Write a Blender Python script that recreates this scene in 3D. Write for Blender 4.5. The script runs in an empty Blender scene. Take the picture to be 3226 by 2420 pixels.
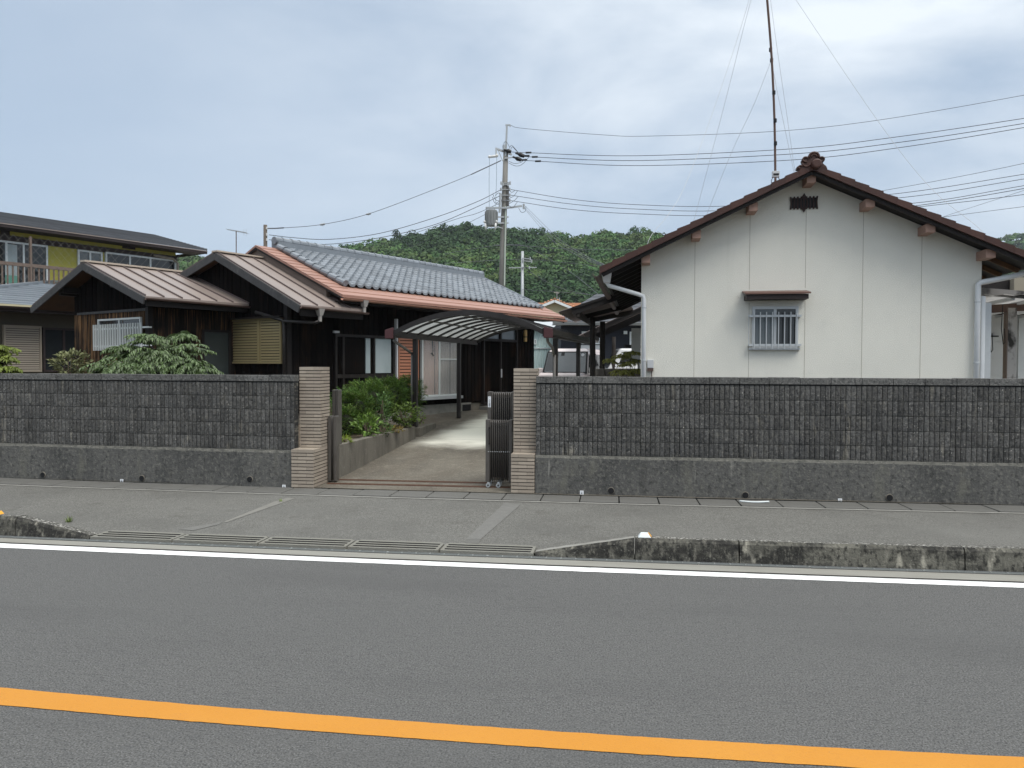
import bpy, bmesh, math, random
import numpy as np
from mathutils import Vector, Matrix
random.seed(7); rng = np.random.default_rng(7)
R = math.radians
S = bpy.context.scene
COL = S.collection
# ------------------------------------------------------------------ camera
CAM_H, YAW, PITCH, ROLL = 1.85, R(7.5), 0.0256, 0.003
cam = bpy.data.cameras.new('camera'); camo = bpy.data.objects.new('camera', cam); COL.objects.link(camo)
cam.sensor_width = 36.0; cam.lens = 27.03; cam.clip_start = 0.1; cam.clip_end = 6000
CM = Matrix.Rotation(YAW, 4, 'Z') @ Matrix.Rotation(math.pi/2 - PITCH, 4, 'X') @ Matrix.Rotation(ROLL, 4, 'Z')
camo.matrix_world = Matrix.Translation((0, 0, CAM_H)) @ CM
S.camera = camo
# ------------------------------------------------------------------ sky, sun, exposure
SUN_EL, SUN_AZ = R(58), R(132)      # azimuth measured from +Y (into the picture) towards +X
S.view_settings.view_transform = 'Standard'; S.view_settings.look = 'None'
S.view_settings.exposure = 0.6; S.view_settings.gamma = 1.0
S.cycles.max_bounces = 6; S.cycles.transparent_max_bounces = 12
S.cycles.use_denoising = True
W = bpy.data.worlds.new('World'); S.world = W; W.use_nodes = True
nt = W.node_tree; nt.nodes.clear()
def wn(t, **k):
    n = nt.nodes.new(t)
    for a, b in k.items(): setattr(n, a, b)
    return n
out = wn('ShaderNodeOutputWorld'); bg = wn('ShaderNodeBackground'); bg.inputs[1].default_value = 0.1
sky = wn('ShaderNodeTexSky', sky_type='NISHITA'); sky.sun_disc = False
sky.sun_elevation = SUN_EL; sky.sun_rotation = SUN_AZ; sky.air_density = 1.0; sky.dust_density = 2.0
tc = wn('ShaderNodeTexCoord')
sep = wn('ShaderNodeSeparateXYZ'); nt.links.new(tc.outputs['Generated'], sep.inputs[0])
# overcast veil, then brighter cloud patches on top
mixv = wn('ShaderNodeMix', data_type='RGBA'); mixv.inputs[0].default_value = 0.8
nt.links.new(sky.outputs[0], mixv.inputs[6]); mixv.inputs[7].default_value = (3.35, 4.1, 5.05, 1)
mp = wn('ShaderNodeMapping'); mp.inputs['Scale'].default_value = (1.0, 1.0, 2.6); mp.inputs['Location'].default_value = (0.35, 0.1, 0.22)
nt.links.new(tc.outputs['Generated'], mp.inputs[0])
n1 = wn('ShaderNodeTexNoise'); n1.inputs['Scale'].default_value = 2.3; n1.inputs['Detail'].default_value = 7; n1.inputs['Roughness'].default_value = 0.55
n1.inputs['Distortion'].default_value = 0.25
nt.links.new(mp.outputs[0], n1.inputs['Vector'])
ra = wn('ShaderNodeMapRange'); ra.inputs[1].default_value = 0.40; ra.inputs[2].default_value = 0.66
nt.links.new(n1.outputs[0], ra.inputs[0])
# clouds thin towards the left
grad = wn('ShaderNodeMapRange'); grad.inputs[1].default_value = -0.62; grad.inputs[2].default_value = 0.15; grad.inputs[3].default_value = 0.06; grad.inputs[4].default_value = 1.0
nt.links.new(sep.outputs[0], grad.inputs[0])
el = wn('ShaderNodeMapRange'); el.inputs[1].default_value = 0.02; el.inputs[2].default_value = 0.34; el.inputs[3].default_value = 0.3; el.inputs[4].default_value = 1.0
nt.links.new(sep.outputs[2], el.inputs[0])
m1 = wn('ShaderNodeMath', operation='MULTIPLY'); nt.links.new(ra.outputs[0], m1.inputs[0]); nt.links.new(grad.outputs[0], m1.inputs[1])
m2 = wn('ShaderNodeMath', operation='MULTIPLY'); nt.links.new(m1.outputs[0], m2.inputs[0]); nt.links.new(el.outputs[0], m2.inputs[1])
mixc = wn('ShaderNodeMix', data_type='RGBA'); nt.links.new(m2.outputs[0], mixc.inputs[0]); nt.links.new(mixv.outputs[2], mixc.inputs[6])
mixc.inputs[7].default_value = (6.1, 6.6, 7.1, 1)
# overcast skies are brightest overhead, well above the picture
zen = wn('ShaderNodeMapRange', interpolation_type='SMOOTHSTEP'); zen.inputs[1].default_value = 0.42; zen.inputs[2].default_value = 0.95; zen.inputs[3].default_value = 0; zen.inputs[4].default_value = 0.9
nt.links.new(sep.outputs[2], zen.inputs[0])
mixz = wn('ShaderNodeMix', data_type='RGBA'); nt.links.new(zen.outputs[0], mixz.inputs[0]); nt.links.new(mixc.outputs[2], mixz.inputs[6]); mixz.inputs[7].default_value = (13.0, 13.3, 13.4, 1)
nt.links.new(mixz.outputs[2], bg.inputs[0]); nt.links.new(bg.outputs[0], out.inputs[0])
sl = bpy.data.lights.new('sun', 'SUN'); sl.energy = 1.7; sl.angle = R(35); sl.color = (1, 0.97, 0.91)
so = bpy.data.objects.new('sun', sl); COL.objects.link(so)
sv = Vector((math.sin(SUN_AZ)*math.cos(SUN_EL), math.cos(SUN_AZ)*math.cos(SUN_EL), math.sin(SUN_EL)))
so.rotation_euler = sv.to_track_quat('Z', 'Y').to_euler(); so.location = (0, 0, 60)
# ------------------------------------------------------------------ points of the photograph on real planes
C0 = Vector((0, 0, CAM_H)); CR = CM.to_3x3()
F = 2422.4
def ray(u, v): return CR @ Vector(((u-1613)/F, -(v-1210)/F, -1))
def onz(u, v, z=0.0):
    d = ray(u, v); return C0 + d*((z-C0.z)/d.z)
def onpl(u, v, p, n):
    d = ray(u, v); return C0 + d*((Vector(p)-C0).dot(Vector(n))/d.dot(Vector(n)))
def atY(u, v, Y):
    d = ray(u, v); return C0 + d*(Y/d.y)
def atd(u, v, dist): return C0 + ray(u, v)*dist          # dist = depth along the view axis
# ------------------------------------------------------------------ materials
def mat(name, col, rough=0.7, layers=(), bump=None, island=0.0, metal=0.0, spec=0.3, transl=0.0, tint=None, emit=None):
    m = bpy.data.materials.new(name); m.use_nodes = True
    t = m.node_tree; b = t.nodes['Principled BSDF']
    b.inputs['Roughness'].default_value = rough; b.inputs['Metallic'].default_value = metal
    b.inputs['Specular IOR Level'].default_value = spec
    co = t.nodes.new('ShaderNodeTexCoord')
    c = t.nodes.new('ShaderNodeRGB'); c.outputs[0].default_value = (*col, 1); cur = c.outputs[0]
    def vec(sc):
        if sc is None: return co.outputs['Object']
        mpn = t.nodes.new('ShaderNodeMapping'); mpn.inputs['Scale'].default_value = sc
        t.links.new(co.outputs['Object'], mpn.inputs[0]); return mpn.outputs[0]
    def tex(kind, scale, sc=None, detail=4):
        if kind == 'v':
            n = t.nodes.new('ShaderNodeTexVoronoi'); n.inputs['Scale'].default_value = scale
            t.links.new(vec(sc), n.inputs['Vector']); return n.outputs['Distance']
        if kind == 'vc':
            n = t.nodes.new('ShaderNodeTexVoronoi'); n.inputs['Scale'].default_value = scale
            t.links.new(vec(sc), n.inputs['Vector'])
            bw = t.nodes.new('ShaderNodeRGBToBW'); t.links.new(n.outputs['Color'], bw.inputs[0]); return bw.outputs[0]
        n = t.nodes.new('ShaderNodeTexNoise'); n.inputs['Scale'].default_value = scale; n.inputs['Detail'].default_value = detail
        n.inputs['Roughness'].default_value = 0.6
        t.links.new(vec(sc), n.inputs['Vector']); return n.outputs[0]
    if tint:
        a = t.nodes.new('ShaderNodeAttribute'); a.attribute_name = tint
        mx = t.nodes.new('ShaderNodeMix'); mx.data_type = 'RGBA'; mx.blend_type = 'MULTIPLY'; mx.inputs[0].default_value = 1
        t.links.new(cur, mx.inputs[6]); t.links.new(a.outputs['Color'], mx.inputs[7]); cur = mx.outputs[2]
    for L in layers:
        kind, scale, lo, hi, c2, fac = L[:6]; sc = L[6] if len(L) > 6 else None
        o = tex(kind, scale, sc)
        r_ = t.nodes.new('ShaderNodeMapRange'); r_.inputs[1].default_value = lo; r_.inputs[2].default_value = hi
        r_.inputs[3].default_value = 0; r_.inputs[4].default_value = fac
        t.links.new(o, r_.inputs[0])
        mx = t.nodes.new('ShaderNodeMix'); mx.data_type = 'RGBA'
        t.links.new(r_.outputs[0], mx.inputs[0]); t.links.new(cur, mx.inputs[6]); mx.inputs[7].default_value = (*c2, 1)
        cur = mx.outputs[2]
    if island:
        g = t.nodes.new('ShaderNodeNewGeometry'); r_ = t.nodes.new('ShaderNodeMapRange')
        r_.inputs[3].default_value = 1-island; r_.inputs[4].default_value = 1+island
        t.links.new(g.outputs['Random Per Island'], r_.inputs[0])
        mx = t.nodes.new('ShaderNodeVectorMath'); mx.operation = 'SCALE'
        t.links.new(cur, mx.inputs[0]); t.links.new(r_.outputs[0], mx.inputs['Scale']); cur = mx.outputs[0]
    t.links.new(cur, b.inputs['Base Color'])
    if bump:
        kind, scale, st = bump[:3]; sc = bump[3] if len(bump) > 3 else None
        bn = t.nodes.new('ShaderNodeBump'); bn.inputs['Strength'].default_value = st; bn.inputs['Distance'].default_value = 0.02
        t.links.new(tex(kind, scale, sc), bn.inputs['Height']); t.links.new(bn.outputs[0], b.inputs['Normal'])
    if transl:
        tr = t.nodes.new('ShaderNodeBsdfTranslucent'); t.links.new(cur, tr.inputs[0])
        ms = t.nodes.new('ShaderNodeMixShader'); ms.inputs[0].default_value = transl
        t.links.new(b.outputs[0], ms.inputs[1]); t.links.new(tr.outputs[0], ms.inputs[2])
        t.links.new(ms.outputs[0], t.nodes['Material Output'].inputs[0])
    return m
M = {}
M['asphalt'] = mat('asphalt', (.097,.095,.09), .85, [('n',110,.46,.62,(.2,.2,.197),.8),('n',85,.5,.35,(.026,.027,.027),.85),('n',30,.5,.7,(.12,.121,.12),.3,(.5,1.2,1)),('n',24,.5,.3,(.05,.051,.053),.35,(.5,1.2,1)),
    ('n',.5,.45,.7,(.1,.1,.097),.45,(.4,1,1)),('n',.9,.5,.75,(.074,.073,.072),.45,(.3,1.2,1)),('vc',9,.985,.99,(.38,.38,.37),.6)], ('n',60,.7), spec=.25)
M['sidewalk'] = mat('sidewalk', (.132,.129,.117), .9, [('n',80,.48,.64,(.27,.265,.245),.7),('n',64,.5,.36,(.06,.058,.052),.8),('n',22,.5,.7,(.11,.105,.096),.5,(.6,1.2,1)),
    ('n',.8,.45,.72,(.1,.098,.09),.6),('n',2.6,.58,.72,(.085,.08,.07),.5),('n',.35,.5,.75,(.17,.168,.155),.6)], ('n',60,.7), spec=.2)
M['concrete'] = mat('concrete', (.26,.253,.23), .9, [('n',6,.45,.7,(.18,.175,.155),.7),('n',90,.5,.8,(.2,.195,.18),.5),('n',1.3,.5,.8,(.14,.135,.12),.5)], ('n',120,.3))
M['slab'] = mat('slab_concrete', (.125,.122,.112), .92, [('n',4,.42,.7,(.1,.097,.088),.7),('n',200,.5,.8,(.26,.255,.24),.4),('n',1.1,.5,.75,(.17,.167,.155),.5)], ('n',160,.35), island=.14)
M['kerb'] = mat('kerb_concrete', (.125,.12,.1), .95, [('n',1.6,.4,.52,(.026,.025,.023),.92,(1,1,2.2)),('n',20,.5,.66,(.19,.18,.15),.6,(1,1,.4)),('n',26,.5,.35,(.014,.014,.013),.8,(1,1,.6)),('n',5,.62,.7,(.36,.34,.28),.8,(1,1,.5)),('n',50,.6,.7,(.26,.25,.22),.5)], ('n',40,.7))
M['kerbtop'] = mat('kerb_worn_top', (.22,.212,.19), .95, [('v',60,.1,.4,(.06,.058,.05),.9),('vc',60,.6,.9,(.62,.6,.55),.8)], ('v',60,.8))
M['gutter'] = mat('gutter_concrete', (.25,.243,.215), .9, [('n',5,.45,.75,(.2,.19,.165),.7,(.4,2,1)),('n',120,.5,.8,(.22,.21,.19),.4)], ('n',120,.3))
M['whitepaint'] = mat('white_paint', (.82,.82,.8), .6, [('n',12,.6,.8,(.55,.55,.53),.4),('n',70,.66,.74,(.4,.4,.39),.5)], ('n',120,.3))
M['orangepaint'] = mat('orange_paint', (.52,.222,.026), .6, [('n',1.5,.4,.7,(.55,.25,.035),.6),('n',70,.55,.72,(.42,.16,.025),.4),('n',3,.55,.75,(.47,.19,.03),.4),('n',14,.7,.74,(.2,.1,.03),.6,(.25,3,1)),('n',60,.68,.72,(.15,.12,.1),.5)], ('n',120,.4))
M['block'] = mat('split_block', (.096,.094,.09), .95, [('n',3,.42,.7,(.055,.055,.054),.6),('n',30,.5,.68,(.15,.145,.132),.7),('n',26,.48,.33,(.03,.03,.03),.75),('n',9,.55,.75,(.14,.13,.105),.4),
    ('n',46,.645,.7,(.5,.475,.42),.75),('n',2.2,.62,.72,(.33,.3,.24),.6,(2,1,.5)),('n',.9,.52,.7,(.046,.047,.048),.5)], ('n',45,.9), island=.26)
M['blockback'] = mat('block_joint', (.026,.026,.026), .95, [('n',8,.5,.7,(.24,.22,.18),.8,(1,1,3)),('n',2,.55,.7,(.02,.02,.02),.5)])
M['cap'] = mat('cap_block', (.115,.113,.108), .95, [('n',9,.45,.7,(.05,.05,.048),.7),('n',34,.5,.68,(.22,.215,.2),.7),('n',30,.48,.34,(.03,.03,.03),.7)], ('n',50,.6), island=.18)
M['base'] = mat('weathered_concrete', (.104,.102,.096), .95, [('n',1.6,.45,.66,(.06,.06,.058),.75,(1,1,.6)),('n',18,.5,.68,(.19,.183,.16),.7),('n',16,.48,.34,(.03,.03,.029),.7),('n',4,.55,.72,(.15,.145,.12),.6,(1,1,.35)),
    ('n',42,.6,.72,(.28,.27,.24),.5),('n',6,.66,.73,(.3,.29,.26),.5,(1.4,1,.12)),('n',5,.4,.28,(.03,.03,.029),.6,(1.4,1,.15))], ('n',36,.5))
M['basetop'] = mat('weathered_arris', (.12,.117,.103), .95, [('n',14,.45,.62,(.06,.06,.055),.85),('n',40,.55,.7,(.28,.265,.23),.55)], ('n',40,.6))
M['tile'] = mat('pillar_tile', (.335,.285,.228), .5, [('n',3,.4,.7,(.3,.245,.205),.6),('n',60,.5,.75,(.27,.225,.185),.4)], ('n',120,.1), island=.14)
M['mortar'] = mat('dark_joint', (.02,.02,.02), .95)
M['drive'] = mat('driveway_concrete', (.135,.121,.097), .9, [('n',1.5,.42,.58,(.105,.09,.07),.85,(1,.5,1)),('n',.8,.48,.62,(.075,.066,.054),.75,(1,.5,1)),('n',40,.5,.7,(.22,.2,.165),.6),('n',34,.5,.34,(.08,.07,.056),.6),('n',7,.55,.75,(.24,.22,.175),.6)], ('n',70,.5))
M['litdrive'] = mat('lit_concrete', (.5,.49,.43), .9, [('n',1.7,.48,.7,(.3,.28,.23),.6),('n',60,.5,.8,(.4,.39,.34),.5)], ('n',120,.3))  # drive concrete with the carport's patch of light in its colour
M['planter'] = mat('planter_concrete', (.155,.142,.117), .95, [('n',2.2,.42,.66,(.085,.076,.062),.75,(1.5,1.5,.5)),('n',40,.5,.7,(.12,.108,.09),.6),('n',9,.56,.72,(.09,.08,.068),.5,(2,2,.2)),('n',12,.6,.75,(.3,.28,.24),.4)], ('n',60,.5))
M['soil'] = mat('garden_soil', (.075,.055,.038), 1, [('n',14,.5,.7,(.16,.13,.09),.7),('n',3,.5,.7,(.05,.06,.025),.6)], ('n',30,1))
M['earth'] = mat('earth', (.1,.1,.075), 1, [('n',.05,.45,.65,(.07,.085,.04),.8)])
M['char'] = mat('charred_board', (.007,.006,.0056), .9, [('n',7,.56,.78,(.05,.025,.013),.7,(6,6,.35)),('n',1.2,.58,.75,(.06,.03,.016),.4,(1,1,.5))], ('n',30,.4,(8,8,.4)), island=.4, spec=.05)
M['charbrown'] = mat('weathered_charred_board', (.014,.010,.008), .78, [('n',5,.5,.66,(.2,.105,.05),.85,(5,5,.2)),('n',1.1,.5,.62,(.009,.0075,.007),.9,(1,1,.8)),('n',20,.5,.7,(.01,.008,.007),.5,(6,6,.2))], ('n',30,.4,(8,8,.4)), island=.4, spec=.15)
M['charstreak'] = mat('streaked_board', (.06,.036,.021), .8, [('n',4,.45,.62,(.28,.155,.072),.9,(5,5,.15)),('n',4.5,.52,.4,(.009,.0075,.007),.95,(5,5,.25)),('n',1.0,.5,.6,(.01,.008,.007),.85,(1,1,.7))], ('n',30,.4,(8,8,.4)), island=.45, spec=.15)
M['darkwood'] = mat('dark_timber', (.016,.013,.012), .6, [('n',20,.5,.8,(.035,.026,.02),.5)], spec=.25)
M['logwood'] = mat('dark_log', (.035,.03,.027), .8, [('n',8,.5,.75,(.085,.07,.06),.6,(3,3,.3))], ('n',20,.4,(3,3,.3)))
M['barge'] = mat('grey_barge_board', (.06,.06,.062), .75, [('n',12,.5,.75,(.12,.118,.115),.7),('n',3,.5,.75,(.03,.03,.03),.6)], ('n',30,.2))
M['soffit'] = mat('soffit_ply', (.075,.036,.016), .8, [('n',5,.5,.75,(.03,.018,.01),.7)])
M['beigeroof'] = mat('beige_metal', (.245,.2,.176), .42, [('n',1.5,.45,.7,(.205,.165,.145),.6),('n',25,.55,.8,(.18,.15,.132),.4),('n',6,.6,.78,(.32,.275,.245),.4,(1,.15,1))], spec=.5, island=.06)
M['seam'] = mat('seam_metal', (.12,.09,.083), .5)
M['browngrey'] = mat('brown_sheet', (.16,.125,.105), .6, [('n',2,.45,.7,(.12,.093,.08),.5)])
M['copper'] = mat('salmon_metal', (.32,.178,.135), .5, [('n',2,.45,.7,(.31,.16,.12),.5),('n',30,.55,.8,(.26,.14,.105),.4)], spec=.4, island=.08)
M['greytile'] = mat('grey_kawara', (.18,.2,.222), .32, [('n',1.5,.42,.68,(.145,.162,.18),.6),('n',30,.55,.8,(.37,.385,.4),.35)], ('n',80,.08), island=.2, spec=.5)
M['browntile'] = mat('brown_kawara', (.06,.026,.019), .45, [('n',4,.45,.7,(.042,.02,.016),.7),('n',40,.55,.8,(.1,.052,.04),.4)], ('n',60,.15), island=.15, spec=.35)
M['stucco'] = mat('cream_stucco', (.79,.77,.69), .95, [('n',.7,.42,.7,(.72,.705,.635),.8),('n',120,.45,.7,(.68,.665,.6),.4),('n',5,.55,.8,(.66,.655,.595),.35),('n',3,.6,.75,(.65,.635,.565),.3,(1.5,1.5,.15))], ('n',90,.6))
M['stuccojoint'] = mat('wall_joint', (.42,.39,.33), .9)
M['purlin'] = mat('painted_purlin', (.37,.235,.185), .7, [('n',14,.5,.75,(.29,.175,.135),.6)])
M['whitepvc'] = mat('white_pipe', (.66,.675,.685), .4, [('n',3,.5,.75,(.56,.575,.59),.6)], spec=.45)
M['alu'] = mat('grey_aluminium', (.52,.54,.55), .4, [('n',10,.5,.8,(.44,.455,.465),.5)], metal=.2, spec=.5)
M['whitealu'] = mat('white_bars', (.6,.63,.62), .45)
M['bronze'] = mat('dark_bronze_aluminium', (.026,.022,.02), .4, [('n',4,.5,.75,(.055,.047,.043),.6)], metal=.35, spec=.5)
M['gatebronze'] = mat('gate_bronze', (.1,.09,.08), .42, [('n',6,.5,.75,(.05,.045,.04),.6)], metal=.3, spec=.5)
M['pipegrey'] = mat('grey_rain_pipe', (.17,.16,.15), .5)
M['coredark'] = mat('shade_core', (.014,.016,.008), 1)
M['maroon'] = mat('maroon_cap', (.075,.03,.032), .5)
M['poly'] = mat('translucent_panel', (.56,.58,.56), .25, [('n',3,.45,.7,(.5,.5,.45),.5),('n',18,.6,.8,(.3,.29,.25),.5)], transl=.6)
_b = M['poly'].node_tree.nodes['Principled BSDF']; _t = M['poly'].node_tree.nodes.new('ShaderNodeBsdfTransparent'); _t.inputs[0].default_value = (.72,.76,.76,1)
_ms = M['poly'].node_tree.nodes.new('ShaderNodeMixShader'); _ms.inputs[0].default_value = .4; _o = M['poly'].node_tree.nodes['Material Output']
_src = _o.inputs[0].links[0].from_socket; M['poly'].node_tree.links.new(_src, _ms.inputs[1]); M['poly'].node_tree.links.new(_t.outputs[0], _ms.inputs[2]); M['poly'].node_tree.links.new(_ms.outputs[0], _o.inputs[0])
M['glass'] = mat('dark_glass', (.018,.021,.023), .06, [('n',1.5,.4,.7,(.03,.035,.038),.6)], spec=.6)
M['greyglass'] = mat('hazy_glass', (.1,.12,.13), .12, [('n',2,.4,.7,(.14,.155,.16),.7)], spec=.6)
M['frost'] = mat('frosted_glass', (.4,.46,.47), .5, [('n',1.6,.42,.66,(.28,.34,.35),.8,(1,1,.4))], spec=.4)
M['curtain'] = mat('pink_curtain', (.43,.3,.25), .9, [('n',9,.4,.7,(.33,.25,.21),.6,(2,2,.1))])
M['lace'] = mat('lace_curtain', (.33,.3,.27), .9, [('n',22,.45,.65,(.22,.2,.18),.8,(3,3,.05))])
M['shutterbeige'] = mat('olive_shutter', (.25,.205,.105), .5, [('n',2,.5,.75,(.2,.165,.085),.5)], spec=.4)
M['shutterorange'] = mat('orange_shutter', (.4,.17,.1), .5, [('n',2,.5,.75,(.34,.15,.09),.5)], spec=.4)
M['shuttergrey'] = mat('taupe_shutter', (.25,.215,.17), .5, [('n',2,.5,.75,(.21,.18,.145),.5)], spec=.4)
M['gutterbrown'] = mat('brown_gutter', (.1,.065,.055), .5)
M['guttercopper'] = mat('salmon_gutter', (.33,.17,.12), .5, [('n',6,.5,.75,(.2,.11,.085),.6)])
M['yellow'] = mat('yellow_stucco', (.47,.43,.09), .95, [('n',1.2,.45,.7,(.4,.365,.075),.7),('n',60,.5,.75,(.27,.25,.06),.4)], ('n',120,.4))
M['slate'] = mat('slate_shingle', (.072,.077,.087), .75, [('n',.5,.4,.7,(.1,.106,.117),.7,(1,6,6)),('n',30,.5,.75,(.06,.062,.066),.5)], ('n',60,.2), island=.12)
M['bluetile'] = mat('blue_grey_tile', (.2,.225,.25), .4, [('n',1.5,.45,.7,(.16,.18,.2),.6)], spec=.5, island=.1)
M['whitetrim'] = mat('white_trim', (.68,.72,.72), .5)
M['darkbrown'] = mat('dark_brown_trim', (.03,.021,.02), .6, [('n',5,.5,.75,(.045,.032,.03),.6)])
M['railbrown'] = mat('brown_rail', (.15,.11,.088), .55)
M['beigewall'] = mat('beige_wall', (.085,.075,.057), .9, [('n',1.5,.45,.7,(.065,.058,.045),.6)], ('n',100,.3))
M['palewall'] = mat('pale_wall', (.3,.27,.21), .9)
M['poleconc'] = mat('pole_concrete', (.23,.22,.2), .9, [('n',3,.45,.7,(.15,.143,.13),.7,(2,2,.3)),('n',30,.5,.75,(.28,.27,.25),.5)])
M['polesteel'] = mat('galvanised', (.4,.42,.43), .5, [('n',3,.5,.75,(.33,.345,.35),.6)], metal=.3)
M['polewood'] = mat('old_wood_pole', (.12,.1,.082), .9, [('n',6,.5,.75,(.07,.058,.05),.7,(3,3,.2))])
M['black'] = mat('black_plastic', (.012,.012,.013), .5)
M['cable'] = mat('cable', (.1,.105,.12), .7)
M['porcelain'] = mat('porcelain', (.62,.62,.6), .3)
M['mastbrown'] = mat('mast_metal', (.12,.075,.06), .5, metal=.3)
M['rope'] = mat('pale_rope', (.45,.46,.48), .7)
M['siding'] = mat('white_siding', (.52,.53,.54), .6, [('n',1.5,.45,.7,(.46,.47,.475),.5)])
M['navy'] = mat('navy_siding', (.02,.023,.032), .7)
M['mint'] = mat('mint_corrugated', (.5,.62,.6), .6, [('n',1.5,.45,.7,(.44,.55,.53),.5)])
M['orangetile'] = mat('orange_roof_tile', (.5,.25,.14), .7, [('n',4,.45,.7,(.4,.19,.11),.7)], island=.2)
M['creamwall'] = mat('cream_house_wall', (.5,.45,.29), .9)
M['carpink'] = mat('pale_pink_car_paint', (.8,.71,.7), .2, spec=.6)
M['carwhite'] = mat('white_car_paint', (.74,.75,.76), .25, spec=.6)
M['rubber'] = mat('tyre_rubber', (.02,.02,.02), .85)
M['lamp'] = mat('headlamp_lens', (.5,.52,.54), .12, spec=.7)
M['amber'] = mat('amber_reflector', (.8,.38,.04), .3)
M['lampglass'] = mat('lamp_amber_glass', (.55,.36,.13), .4)
M['corr'] = mat('corrugated_underside', (.16,.125,.115), .7, [('n',2,.45,.7,(.1,.08,.075),.6)])
M['rust'] = mat('rusty_rail', (.1,.05,.032), .7, [('n',9,.5,.75,(.17,.1,.07),.7)])
M['bark'] = mat('bark', (.11,.082,.06), .95, [('n',15,.5,.75,(.2,.16,.125),.6)], ('n',25,.6))
M['nandina'] = mat('compound_leaf', (.08,.128,.04), .4, [('n',30,.55,.75,(.17,.22,.09),.5)], island=.45, transl=.2, spec=.5)
M['juniper'] = mat('juniper_needles', (.095,.165,.03), .6, island=.5, transl=.25, tint='tint')
M['shrub'] = mat('shrub_leaf', (.07,.118,.034), .5, island=.45, transl=.25, tint='tint')
M['forest'] = mat('forest_leaf', (.06,.106,.032), .8, [('n',.05,.45,.65,(.048,.084,.024),.5)], island=.1, tint='tint', transl=.1)
M['hillground'] = mat('hill_ground', (.02,.03,.012), 1)
M['stone'] = mat('pale_stone', (.5,.49,.46), .9, [('n',6,.5,.75,(.35,.34,.31),.6)])
M['rockwall'] = mat('dark_stone', (.09,.08,.068), .95, [('n',7,.5,.75,(.16,.145,.12),.7)], ('n',14,.8))
M['wirefence'] = mat('thin_mesh', (.22,.21,.19), .6)
M['plate'] = mat('white_plate', (.72,.74,.76), .5)
M['ink'] = mat('dark_ink', (.05,.06,.065), .6)
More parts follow.
